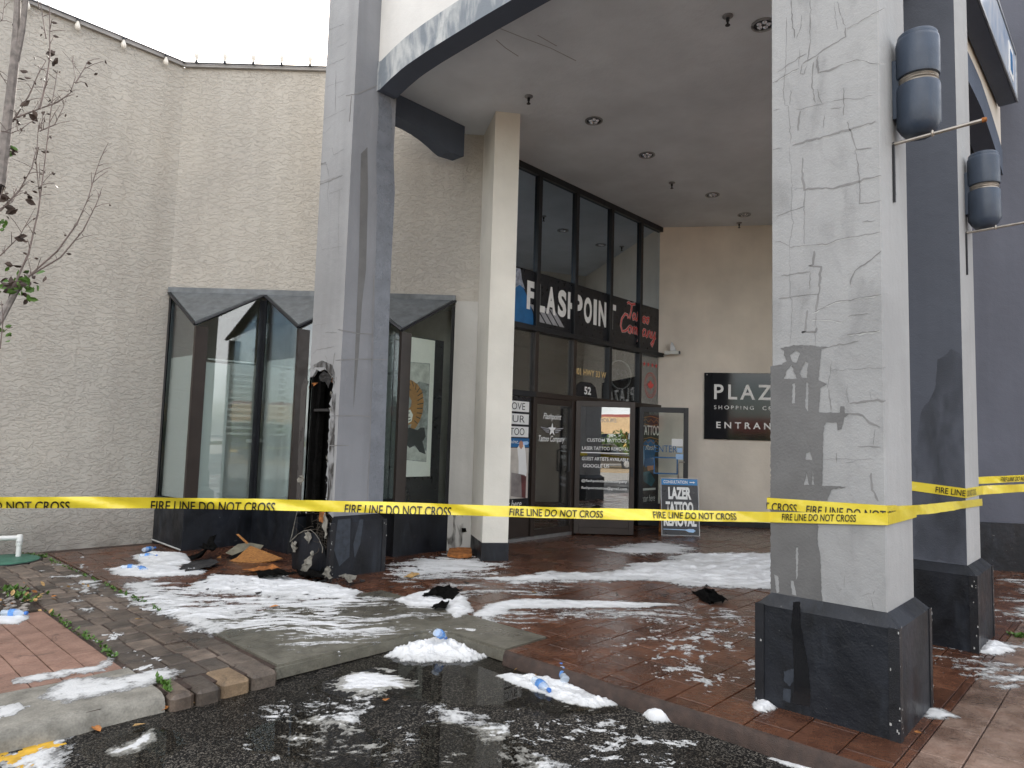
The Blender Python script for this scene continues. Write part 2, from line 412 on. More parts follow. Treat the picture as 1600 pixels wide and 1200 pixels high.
def ribbon2d(bm, P, wd, mapf):
    n = len(P); prev = None
    for i, p in enumerate(P):
        d = P[min(i+1, n-1)] - P[max(i-1, 0)]
        if d.length < 1e-9: d = Vector((1, 0))
        d.normalize(); s = Vector((-d.y, d.x)); w = wd(i/(max(1, n-1))) if callable(wd) else wd
        cur = (bm.verts.new(mapf(p + s*w/2)), bm.verts.new(mapf(p - s*w/2)))
        if prev: bm.faces.new((prev[0], prev[1], cur[1], cur[0]))
        prev = cur
XA, YA, ZA = Vector((1, 0, 0)), Vector((0, 1, 0)), Vector((0, 0, 1))

# value noise for shapes
def vnoise(x, y, seed=0):
    def hsh(i, j): 
        v = np.sin(i*127.1 + j*311.7 + seed*74.7)*43758.5453; return v-np.floor(v)
    i, j = np.floor(x), np.floor(y); fx, fy = x-i, y-j; fx = fx*fx*(3-2*fx); fy = fy*fy*(3-2*fy)
    return (hsh(i, j)*(1-fx)+hsh(i+1, j)*fx)*(1-fy) + (hsh(i, j+1)*(1-fx)+hsh(i+1, j+1)*fx)*fy
def fbm(x, y, seed=0, oct=5, gain=.55):
    s = 0; a = 1; t = 0
    for k in range(oct): s = s + a*vnoise(x*2**k, y*2**k, seed+k*3.1); t += a; a *= gain
    return s/t

# ================================================================== THE GROUND
ASZ = -0.10
KX, KY = 3.88, 4.40        # kerb lines
bm = bmesh.new()
vs = [bm.verts.new(p) for p in ((-260, -260, ASZ), (260, -260, ASZ), (260, 260, ASZ), (-260, 260, ASZ))]; bm.faces.new(vs)
tag(frombm('ground_asphalt', bm, asphalt), kind='structure')
st_dry = simple('dry_bounce_asphalt', (.27, .25, .22), .85, .15, 3, .004)
o = prism('street', [(*h2w(x, y).xy, ASZ-.01) for x, y in ((-150, -5), (150, -5), (150, -150), (-150, -150))], ZA, .014, st_dry); tag(o, kind='structure')  # unseen street sheet, made paler to bounce sunlight under the canopy
# pavement body under the bricks (its outer faces are the kerb)
def rounded_corner():
    c = []
    for k in range(7):
        a = math.radians(90*k/6); c.append((KX-.20+.20*math.sin(a), KY-.20+.20*math.cos(a)))   # inner (concave) corner
    return c
cor = [(KX-.20+.20*math.cos(math.radians(90-90*k/6))-0, KY-.20+.20*math.sin(math.radians(90-90*k/6))) for k in range(7)]
base_poly = [(-30, KY+.03)] + [(x+.02, y+.02) for x, y in cor] + [(KX+.02, -14), (30, -14), (30, 14), (-30, 14)]
kerb_brown = simple('kerb_brown', (.050, .030, .022), .55, .4, 14, .006)
pb = prism('pavement_bed', [(x, y, ASZ-.05) for x, y in base_poly], ZA, -(ASZ-.05)-.014, kerb_brown); tag(pb, kind='structure')

MESHES = {}
def brickmesh(w, l, t, bev, m, rough=0.0):
    key = (round(w, 3), round(l, 3), t, m.name, rough)
    if key not in MESHES:
        bm = bmesh.new(); addbox(bm, (-w/2, -l/2, -t), (w/2, l/2, 0), None, 0)
        bmesh.ops.bevel(bm, geom=[e for e in bm.edges if max(v.co.z for v in e.verts) > -1e-6], offset=bev, segments=1, affect='EDGES')
        if rough:
            for v in bm.verts: v.co += Vector((random.uniform(-rough, rough), random.uniform(-rough, rough), random.uniform(-rough, 0)*.6))
        me = bpy.data.meshes.new('brick'); bm.normal_update(); bm.to_mesh(me); bm.free(); me.materials.append(m); MESHES[key] = me
    return MESHES[key]
def project(p):
    v = Vector(p)-CAMP; w = v.dot(CF)
    if w < .1: return None
    return 800+FPX*v.dot(CR)/w, 600-FPX*v.dot(CU)/w, w
def bricks(rects, wu, lv, m, struct, joint=.007, bond='x', bev=.003, limit=300, m_far=None):
    """rects (x0,y0,x1,y1); bond 'x': rows run along x"""
    cand = []
    for (x0, y0, x1, y1) in rects:
        if bond == 'x':
            j0 = math.floor(y0/lv)
            for j in range(j0, math.ceil(y1/lv)+1):
                a, b = max(y0, j*lv), min(y1, (j+1)*lv)
                if b-a < .03: continue
                sh = wu/2 if j % 2 else 0
                for i in range(math.floor((x0-sh)/wu), math.ceil((x1-sh)/wu)+1):
                    c, d = max(x0, i*wu+sh), min(x1, (i+1)*wu+sh)
                    if d-c < .03: continue
                    cand.append((c, a, d, b))
        else:
            for i in range(math.floor(x0/wu), math.ceil(x1/wu)+1):
                c, d = max(x0, i*wu), min(x1, (i+1)*wu)
                if d-c < .03: continue
                sh = lv/2 if i % 2 else 0
                for j in range(math.floor((y0-sh)/lv), math.ceil((y1-sh)/lv)+1):
                    a, b = max(y0, j*lv+sh), min(y1, (j+1)*lv+sh)
                    if b-a < .03: continue
                    cand.append((c, a, d, b))
    seen = []; rest = []
    for q in cand:
        ctr = ((q[0]+q[2])/2, (q[1]+q[3])/2, 0); pr = project(ctr)
        vis = pr and -40 < pr[0] < 1640 and pr[1] < 1240 and not behind(ctr)
        (seen if vis else rest).append((pr[2] if pr else 99, q))
    seen.sort(key=lambda t: t[0])
    for k, (_, q) in enumerate(seen[:limit]):
        me = brickmesh(q[2]-q[0]-joint, q[3]-q[1]-joint, .06, bev, m)
        o = bpy.data.objects.new('brick', me); COL.objects.link(o); o.parent = struct
        o.location = ((q[0]+q[2])/2, (q[1]+q[3])/2, random.uniform(-.003, 0)); o.rotation_euler = (random.gauss(0, .004), random.gauss(0, .004), 0)
    rest = seen[limit:] + rest
    if rest:
        bm = bmesh.new()
        for _, q in rest:
            if abs(q[0]) > 16 or abs(q[1]) > 14: continue
            dz = random.uniform(-.003, 0)
            addbox(bm, (q[0]+joint/2, q[1]+joint/2, -.05), (q[2]-joint/2, q[3]-joint/2, dz))
        tag(frombm('far_bricks', bm, m_far or m, struct), kind='stuff')
def behind(p):
    if p[1] > 7.4 and p[0] > 6.6: return True
    if p[1] > 10.15: return True
    if p[0]*SA-p[1]*CA > -.6 and False: return True
    return (p[0]*CA+p[1]*SA) > 9.9 and p[1] > 7.35
can = link('canopy_paving', None); tag(can, kind='structure')
bricks([(KX, .95, 15.5, 3.60), (4.40, 3.60, 15.5, 5.85), (2.45, 5.85, 15.5, 10.1)], .50, .25, brick_red, can)
side = link('roadside_paving', None); tag(side, kind='structure')
bricks([(KX, -6.0, 15.5, .95)], .50, .25, brick_pale, side, limit=150)
lp = link('left_paving', None); tag(lp, kind='structure')
bricks([(-6, 5.02, 1.73, 7.0), (-6, 7.0, .9, 10.1)], .17, .30, brick_dry, lp, bond='y', joint=.006, limit=220)
# tumbled paver band
tb = link('tumbled_paver_path', None); tag(tb, kind='structure')
y = 4.30; row = 0
TUM = [brickmesh(.001, .001, .1, .0001, paver_tumbled)]
widths_cycle = [[.15, .16, .20, .19], [.19, .15, .17, .19], [.16, .20, .15, .19], [.20, .17, .19, .14]]
while y < 10.0:
    l = .31 if row == 0 else random.choice([.20, .24, .27, .21])
    ws = widths_cycle[row % 4][:]
    if row: random.shuffle(ws)
    x = 1.735
    for k, w in enumerate(ws):
        kx = x + w/2
        mm = paver_tan if (row == 0 and k == 2) else paver_tumbled
        me = brickmesh(round(w, 2)-.012, l-.012, .15 if row == 0 else .08, .022 if row == 0 else .010, mm, .003)
        o = bpy.data.objects.new('paver', me); COL.objects.link(o); o.parent = tb
        o.location = (kx, y + l/2 + (random.uniform(-.02, .02) if row == 0 else 0), random.uniform(-.008, .004)); o.rotation_euler = (random.gauss(0, .012), random.gauss(0, .012), random.gauss(0, .01))
        x += w
    y += l; row += 1
# concrete apron at the kerb corner (ramped slab) and the kerb to the left
ap = [(2.452, KY-.005)] + [(x, y) for x, y in cor] + [(KX, 3.605), (4.395, 3.605), (4.395, 5.845), (2.452, 5.845)]
bm = bmesh.new(); addprism(bm, [Vector((x, y, -.09)) for x, y in ap], ZA, .092)
bmesh.ops.bevel(bm, geom=[e for e in bm.edges if all(v.co.z > 0 for v in e.verts) and len(e.link_faces) == 2 and abs(e.link_faces[0].normal.dot(e.link_faces[1].normal)) < .5], offset=.018, segments=2, affect='EDGES')
tag(frombm('concrete_apron', bm, concrete_wet), kind='structure')
# left kerb: rounded, chipped concrete
bm = bmesh.new(); n = 120; rows = []
prof = [(KY-.045, ASZ-.02), (KY-.035, -.05), (KY-.015, -.020), (KY+.02, -.003), (KY+.06, .002), (KY+.60, .002), (KY+.612, -.03)]
for i in range(n+1):
    x = 1.722 - i*(8.0/n)
    chip = max(0, fbm(np.array(x*3.2), np.array(0.3), 5, 4)-.46)*.16 if x < 1.62 else 0
    rows.append([bm.verts.new((x, yy + (chip if k in (1, 2, 3) else 0) + .008*math.sin(x*9+k), zz - (chip*.55 if k in (2, 3, 4) else 0))) for k, (yy, zz) in enumerate(prof)])
for a, b in zip(rows, rows[1:]):
    for k in range(len(prof)-1): bm.faces.new((a[k], a[k+1], b[k+1], b[k]))
bm.faces.new(rows[0]); bmesh.ops.recalc_face_normals(bm, faces=bm.faces[:])
tag(frombm('concrete_kerb', bm, concrete_kerb, None, True), kind='structure')
# canopy kerb: brown stamped edge with a vertical brushed face
bm = bmesh.new(); n = 90; rows = []
for i in range(n+1):
    yv = 3.60 - i*(9.0/n); w = .006*math.sin(yv*7)+.004*math.sin(yv*23)
    rows.append([bm.verts.new(p) for p in ((KX-.045+w, yv, ASZ-.02), (KX-.035+w, yv, -.035), (KX-.018+w, yv, -.006), (KX-.001, yv, .001))])
for a, b in zip(rows, rows[1:]):
    for k in range(3): bm.faces.new((a[k], b[k], b[k+1], a[k+1]))
bmesh.ops.recalc_face_normals(bm, faces=bm.faces[:])
tag(frombm('brick_kerb', bm, kerb_brown, None, True), kind='structure')
# planting bed at the left
bed = prism('planting_bed', [(-2, 7.0, -.01), (1.66, 7.0, -.01), (1.70, 7.9, -.01), (.9, 8.3, -.01), (-2, 8.3, -.01)], ZA, .025, soil); tag(bed, kind='structure')
# puddle in the kerb corner
def field_mesh(name, polypx, z, res, fn, m, parent=None, poly_world=None):
    """height sheet over the ground: fn(x, y, d) -> height (<=0 cut away); d = distance inside the outline"""
    P = np.array([(lambda q: (q.x, q.y))(gnd(px, py, z)) for px, py in polypx]) if poly_world is None else np.array(poly_world)
    mn, mxx = P.min(0)-.06, P.max(0)+.06
    nx, ny = int((mxx[0]-mn[0])/res)+2, int((mxx[1]-mn[1])/res)+2
    X, Y = np.meshgrid(mn[0]+np.arange(nx)*res, mn[1]+np.arange(ny)*res, indexing='ij')
    ins = np.zeros(X.shape, bool); D = np.full(X.shape, 9.0)
    for k in range(len(P)):
        a, b = P[k], P[(k+1) % len(P)]
        cond = (a[1] > Y) != (b[1] > Y)
        with np.errstate(divide='ignore', invalid='ignore'):
            xi = a[0] + (Y-a[1])*(b[0]-a[0])/(b[1]-a[1])
        ins ^= cond & (X < xi)
        ab = b-a; t = np.clip(((X-a[0])*ab[0]+(Y-a[1])*ab[1])/(ab@ab), 0, 1)
        D = np.minimum(D, np.hypot(X-a[0]-t*ab[0], Y-a[1]-t*ab[1]))
    d = np.where(ins, D, -D)
    Hh = fn(X, Y, d); keep = Hh > 0
    cell = keep[:-1, :-1] | keep[1:, :-1] | keep[:-1, 1:] | keep[1:, 1:]
    used = np.zeros(X.shape, bool); ci, cj = np.nonzero(cell)
    for di, dj in ((0, 0), (1, 0), (0, 1), (1, 1)): used[ci+di, cj+dj] = True
    idx = -np.ones(X.shape, int); idx[used] = np.arange(used.sum())
    Z = np.where(keep, z+Hh, z+np.maximum(Hh, -.02))
    co = np.stack([X[used], Y[used], Z[used]], 1)
    faces = np.stack([idx[ci, cj], idx[ci+1, cj], idx[ci+1, cj+1], idx[ci, cj+1]], 1)
    if len(faces) == 0: return None
    me = bpy.data.meshes.new(name); me.from_pydata(co.tolist(), [], faces.tolist()); me.polygons.foreach_set('use_smooth', [True]*len(me.polygons)); me.update()
    mx_ = max(1e-6, float(Hh.max())); at_ = me.attributes.new('thick', 'FLOAT', 'POINT'); at_.data.foreach_set('value', np.clip(Hh[used]/mx_, 0, 1).astype(np.float32))
    return link(name, me, m, parent)
def pud(seed, amp=.25):
    return lambda X, Y, d: np.where(d + (fbm(X*3, Y*3, seed)-.5)*amp > 0, .004, -.004)
for k, pp in enumerate([[(470, 1075), (560, 1035), (660, 1005), (700, 1010), (790, 1035), (900, 1075), (960, 1110), (870, 1120), (760, 1105), (650, 1090), (540, 1095)],
                        [(380, 1140), (470, 1110), (560, 1130), (620, 1170), (560, 1230), (480, 1200), (400, 1180)],
                        [(150, 1160), (250, 1130), (285, 1150), (260, 1230), (180, 1230)], [(640, 1130), (760, 1130), (860, 1190), (800, 1260), (660, 1200)]]):
    o = field_mesh('puddle', pp, ASZ, .02, pud(11+k*5, .3), water)
    if o: tag(o, kind='structure')

# ================================================================== STUCCO BUILDING (left wall, window front, roof)
bld = thing('stucco_building', 'beige rough stucco building with zigzag windows behind the burnt column', 'building')
ROOF = 6.95
# facet line: heading-frame y = 9.8, x from -5 to -.6 ; left wall at y=10.34
A = [h2w(-5.0+1.383*i, 9.8) for i in range(4)]
T = [h2w(-5.0+1.383*i+.74, 9.11) for i in range(3)]
FE = h2w(-.52, 9.8)                                # where the facet meets the wing wall
LY = A[0].y
nf = (h2w(0, 1) - h2w(0, 0))                       # facet inward normal
def vwall(name, p, q, z0, z1, th, inward, m, parent):
    p, q = Vector(p), Vector(q); i = Vector(inward)
    return prism(name, [(p.x, p.y, z0), (q.x, q.y, z0), (q.x+i.x*th, q.y+i.y*th, z0), (p.x+i.x*th, p.y+i.y*th, z0)], ZA, z1-z0, m, parent)
vwall('wall', (-14, LY, 0), (A[0].x, LY, 0), -.05, ROOF, .3, YA, stucco, bld)
vwall('wall', A[0], A[3], 3.56, ROOF, .3, nf, stucco, bld)
vwall('wall', A[3], FE, 3.56, ROOF, .3, nf, stucco, bld)
vwall('wall', A[3]-nf*.012, FE-nf*.012, -.05, 3.555, .3, nf, strip_grey, bld)
# parapet cap
cap = bmesh.new()
for p, q, i in (((-14, LY, 0), (A[0].x-.02, LY, 0), YA), (A[0], FE, nf)):
    p, q = Vector(p), Vector(q); i = Vector(i); o = -i*.05
    addprism(cap, [(p+o).xy.to_3d()+ZA*ROOF, (q+o).xy.to_3d()+ZA*ROOF, (q+i*.34).xy.to_3d()+ZA*ROOF, (p+i*.34).xy.to_3d()+ZA*ROOF], ZA, .07)
frombm('parapet_cap', cap, cap_metal, bld)
# flat roof and rear so that the sun stays behind
prism('roof', [(-14, LY+.1, 6.80), (A[0].x, LY+.1, 6.80), (FE.x, FE.y+.1, 6.80), (14, FE.y+.1, 6.80), (30, 6, 6.80), (30, 26, 6.80), (-14, 26, 6.80)], ZA, .12, cap_metal, bld)
box('rear_wall', (-14, 26, -.05), (30, 26.3, ROOF), stucco, bld)
box('side_wall', (-14.3, LY, -.05), (-14, 26.3, ROOF), stucco, bld)
# ---- zigzag window bays
ZB, ZT, ZH = .62, 2.99, 3.55
for i in range(3):
    a, t, b = A[i], T[i], A[i+1]
    bay = prism('window_bay', [(a.x, a.y, -.05), (t.x, t.y, -.05), (b.x, b.y, -.05), (b.x+nf.x*.1, b.y+nf.y*.1, -.05), (a.x+nf.x*.1, a.y+nf.y*.1, -.05)], ZA, ZB+.05, plinth_black, bld)
    # folded metal roof: from the header line down to the tip
    r = bmesh.new(); out = -nf
    up = Vector((0, 0, .045))
    e = .03
    a0, b0, t0 = a+ZA*ZH-XA*0, b+ZA*ZH, t+ZA*ZT+out*e
    v = [r.verts.new(p) for p in (a0, t0, b0, a0+up, t0+up, b0+up)]
    for f in ((0, 2, 1), (3, 4, 5), (0, 1, 4, 3), (1, 2, 5, 4), (2, 0, 3, 5)): r.faces.new([v[k] for k in f])
    bmesh.ops.recalc_face_normals(r, faces=r.faces[:]); frombm('bay_roof', r, bay_roof_m, bay)
    # edge trims of the roof
    tube('roof_edge', [a0+out*.02, t0+out*.012], .022, frame_black, bay, 6); tube('roof_edge', [t0+out*.012, b0+out*.02], .022, frame_black, bay, 6)
    # panes (their heads follow the roof)
    def pane(p, q, zp, zq, m, nm='pane', inset=0.03):
        d = (q-p); d.z = 0; L = d.length; d.normalize(); nrm = Vector((-d.y, d.x, 0))     # inward
        p2, q2 = p+d*.03+nrm*inset, q-d*.03+nrm*inset
        return prism(nm, [(p2.x, p2.y, ZB), (q2.x, q2.y, ZB), (q2.x, q2.y, zq-.02), (p2.x, p2.y, zp-.02)], nrm, .012, m, bay)
    gm = leaf_glass if i == 2 else glass_clear; pane(a, t, ZH, ZT, gm); pane(t, b, ZT, ZH, gm)
    # posts: bronze cover at the tip, thin black bars at the wall
    pd = (a-t).normalized(); qd = (b-t).normalized()
    prism('corner_post', [(t.x, t.y, ZB), ((t+pd*.055).x, (t+pd*.055).y, ZB), ((t+pd*.055+qd*.045).x, (t+pd*.055+qd*.045).y, ZB), ((t+qd*.165+pd*.045).x, (t+qd*.165+pd*.045).y, ZB), ((t+qd*.165).x, (t+qd*.165).y, ZB)], ZA, ZT-ZB-.01, frame_bronze, bay)
    for p, d in ((a, (t-a).normalized()), (b, (t-b).normalized())):
        p3 = p+d*.07; nn = nf*.04
        prism('window_bar', [(p.x, p.y, ZB), (p3.x, p3.y, ZB), (p3.x+nn.x, p3.y+nn.y, ZB), (p.x+nn.x, p.y+nn.y, ZB)], ZA, ZH-ZB-.07, frame_black, bay)
    prism('window_sill', [(p.x, p.y, ZB-.005) for p in (a-nf*.02, t-nf*.035, b-nf*.02, b+nf*.03, t+nf*.03, a+nf*.03)], ZA, .03, frame_black, bay)
hd = bmesh.new(); addprism(hd, [A[0]-nf*.05-CR*0+ZA*(ZH+.005), A[3]-nf*.05+ZA*(ZH+.005), A[3]+ZA*(ZH+.005), A[0]+ZA*(ZH+.005)], ZA, .075); frombm('window_header', hd, bay_roof_m, bld)
# white chipped line at the foot of the first bay
tube('base_edge', [A[0]-nf*.02+ZA*.035, T[0]-nf*.03+ZA*.02], .012, chip_paint, bld, 5)
# interior seen through the bays
room = [h2w(-5.15, 9.95), h2w(-.75, 9.95), h2w(-.75, 12.6), h2w(-5.15, 12.6)]
prism('room_floor', [(p.x, p.y, .45) for p in room], ZA, .05, interior_grey, bld)
prism('room_ceiling', [(p.x, p.y, 3.6) for p in room], ZA, .05, interior_grey, bld)
for p, q in ((room[1], room[2]), (room[2], room[3]), (room[3], room[0])):
    d = (q-p).normalized(); nn = Vector((d.y, -d.x, 0)); vwall('room_wall', p, q, .4, 3.62, .1, nn, interior_grey, bld)
# pale partition with slatted top behind the first two bays, dark backing behind the third
part_ = thing('partition_screen', 'pale green white partition standing behind the zigzag windows', 'partition')
p0, p1 = h2w(-4.05, 9.72), h2w(-3.35, 10.35)
vwall('panel', p0, p1, .5, 2.55, .04, (p1-p0).normalized().cross(ZA)*-1, off_white, part_)
p0b = h2w(-4.95, 9.72)+nf*.35; vwall('panel', p0b, p0+nf*.35, .5, 2.55, .04, nf, off_white, part_)
pa_, pb_ = T[0]+XA*.20+YA*.14, T[0]+XA*.56+YA*.14
vwall('panel', pa_, pb_, .5, 2.52, .02, YA, white_paint, part_)
desk = thing('reception_desk', 'pale reception desk behind the middle window', 'desk')
vwall('front_panel', T[0]+XA*.30+YA*.30, T[0]+XA*.90+YA*.30, .5, 1.22, .04, YA, white_paint, desk)
vwall('front_panel', h2w(-3.1, 9.95), h2w(-2.55, 9.95), .5, 1.42, .04, nf, white_paint, desk)
vwall('desk_top', h2w(-3.8, 9.9), h2w(-2.5, 9.9), 1.425, 1.47, .5, nf, white_paint, desk)
bl = thing('window_blind', 'half lowered pale slat blind behind the zigzag windows', 'blind')
for k in range(13):
    z = 2.55 - k*.085
    for q0, q1 in ((T[0]+nf*.12, A[1]+nf*.02), (A[1]+nf*.02, T[1]+nf*.14), (A[0]+nf*.03, T[0]+nf*.12)):
        d = (q1-q0); d.z = 0; ins = d.normalized()*.10; a1, b1 = q0+ins+nf*.05, q1-ins+nf*.05
        hh = .022 if k < 7 else .034
        prism('slat', [(a1.x, a1.y, z), (b1.x, b1.y, z), (b1.x, b1.y, z+hh), (a1.x, a1.y, z+hh)], nf, .004, off_white, bl)
# frosted film on the lower panes
for i in (0, 1):
    for (p, q) in ((A[i], T[i]), (T[i], A[i+1])):
        d = (q-p).normalized(); nrm = Vector((-d.y, d.x, 0)); p2, q2 = p+d*.09+nrm*.05, q-d*.17*(1 if q is T[i] else .5)+nrm*.05
        if p is T[i]: p2 = p+d*.18+nrm*.05; q2 = p+d*(.52 if i == 0 else .6)+nrm*.05
        fz = 2.60 if p is not T[i] else 2.50
        prism('frosted_film', [(p2.x, p2.y, ZB+.03), (q2.x, q2.y, ZB+.03), (q2.x, q2.y, fz), (p2.x, p2.y, fz)], nrm, .002, glass_film, bld)
# backing and tiger scroll in the third bay
tz = T[2].y
vwall('display_backing', (T[2].x+.04, tz+.20, 0), (A[3].x-.02, tz+.20, 0), .5, 2.98, .02, YA, black_print, bld)
vwall('display_backing', (T[2].x+.10, tz+.20, 0), (T[2].x+.10, A[2].y-.05, 0), .5, 2.98, .02, XA, black_print, bld)
scr = thing('tiger_scroll', 'pale hanging scroll painted with a crouching tiger in the right window', 'scroll')
sy = tz+.12
box('scroll_paper', (5.80, sy, 1.03), (6.33, sy+.006, 2.95), paper, scr)
box('scroll_paper', (5.757, tz+.25, 1.03), (5.763, tz+.80, 2.95), paper, scr)
def SV(L): return [ony(px, py, sy-.003) for px, py in L]
sheet('painted_ground', SV([(633, 565), (672, 568), (666, 722), (628, 718)]), ink_grey, scr)
sc_ = simple('scroll_wash', (.55, .57, .52), .7, .25, 10)
sheet('painted_mist', [p-YA*.001 for p in SV([(634, 566), (671, 569), (670, 600), (655, 596), (634, 612)])], sc_, scr)
sheet('painted_mist', [p-YA*.001 for p in SV([(630, 690), (650, 700), (667, 705), (666, 721), (629, 717)])], sc_, scr)
sheet('tiger_body', [p-YA*.002 for p in SV([(634, 593), (643, 594), (652, 600), (660, 612), (662, 628), (660, 645), (656, 657), (650, 668), (645, 672), (641, 669), (643, 662), (637, 664), (634, 660), (632, 645), (637, 641), (642, 635), (643, 626), (639, 618), (633, 620)])], tan_print, scr)
sheet('tiger_face', [p-YA*.003 for p in SV([(633, 642), (641, 640), (645, 648), (643, 658), (637, 662), (632, 657)])], paper, scr)
st = bmesh.new()
for L in [[(637, 594), (641, 602)], [(643, 595), (646, 604)], [(650, 599), (649, 609)], [(656, 606), (651, 613)], [(660, 613), (652, 619)], [(661, 621), (652, 626)], [(661, 630), (652, 632)], [(660, 638), (651, 638)], [(659, 646), (651, 645)], [(656, 654), (650, 651)], [(652, 662), (647, 657)], [(634, 646), (640, 645)], [(635, 652), (641, 652)], [(638, 657), (642, 656)], [(636, 605), (642, 610)], [(634, 600), (639, 606)]]:
    q = SV(L); P = [Vector((p.x, p.z)) for p in q]; ribbon2d(st, P, .012, lambda w: Vector((w.x, sy-.0075, w.y)))
tag(frombm('tiger_stripes', st, ink_black, scr), kind='stuff')
rk = sheet('painted_rock', [p-YA*.002 for p in SV([(631, 672), (640, 668), (652, 672), (657, 668), (663, 668), (665, 682), (660, 690), (665, 710), (655, 706), (648, 696), (640, 700), (632, 692)])], ink_black, scr)
# lower third-bay clutter: dusty ledge glow
# string lights on the parapet
stl = thing('string_lights', 'string of small pale bulbs hung along the stucco parapet', 'lights')
def bulb(p, hang):
    b = lathe('bulb', [(.006, 0), (.016, .0), (.016, .03), (.030, .06), (.036, .09), (.026, .125), (.004, .14)], bulb_glass, stl, 8, Matrix.Translation(p) @ Matrix.Rotation(math.pi if hang else 0, 4, 'X'))
    lathe('socket', [(.014, -.03), (.02, -.025), (.02, .012), (.012, .014)], frame_black, b, 8, Matrix.Translation(p) @ Matrix.Rotation(math.pi if hang else 0, 4, 'X'))
for k in range(16):
    bulb(Vector((A[0].x-.30-k*.56, LY-.075, ROOF+.02)), True)
for k in range(5): bulb(h2w(-4.80+k*.42, 9.8-.085, ROOF+.06), False)
tube('cable', [Vector((A[0].x-.02-k*.5, LY-.07, ROOF+.045+.008*math.sin(k))) for k in range(20)], .008, frame_black, stl, 5)
tube('cable', [h2w(-5.0+k*.4, 9.8-.075, ROOF+.04) for k in range(11)], .008, frame_black, stl, 5)

# ---- wing wall / beige pillar beside the shopfront
CEIL = 6.05
pil = thing('beige_pillar', 'tall smooth beige wing pillar with black foot left of the shopfront', 'pillar')
P0, P1 = Vector((6.39, 6.41, 0)), Vector((6.66, 6.20, 0)); P0b, P1b = FE+(P0-FE)*0, Vector((7.75, 7.38, 0))
prism('shaft', [(p.x, p.y, .22) for p in (P0, P1, P1b, P0b)], ZA, CEIL-.22, pillar_beige, pil)
e = .018; ctr = (P0+P1+P1b+P0b)/4
def outset(p, k=e):
    d = (p-ctr).normalized(); return p+d*k*1.6
prism('foot', [(p.x, p.y, -.02) for p in (outset(P0), outset(P1), outset(P1b, 0), outset(P0b, 0))], ZA, .25, plinth_black, pil)
# soot and vent hole on the grey strip by the pillar
sp = [onplane(px, py, (A[3]-nf*.016).xy, (CR.x, CR.y)) for px, py in [(700, 806), (712, 800), (724, 806), (724, 830), (722, 850), (712, 862), (702, 862), (698, 840)]]
soot_m = patch_mat('soot', (.03, .028, .025), 7, .44, .66, .9, .85)
sheet('soot_stain', sp, soot_m, bld)
sheet('vent_hole', [onplane(px, py, (A[3]-nf*.018).xy, (CR.x, CR.y)) for px, py in [(721, 825), (728, 825), (729, 831), (722, 832)]], char_black, bld)

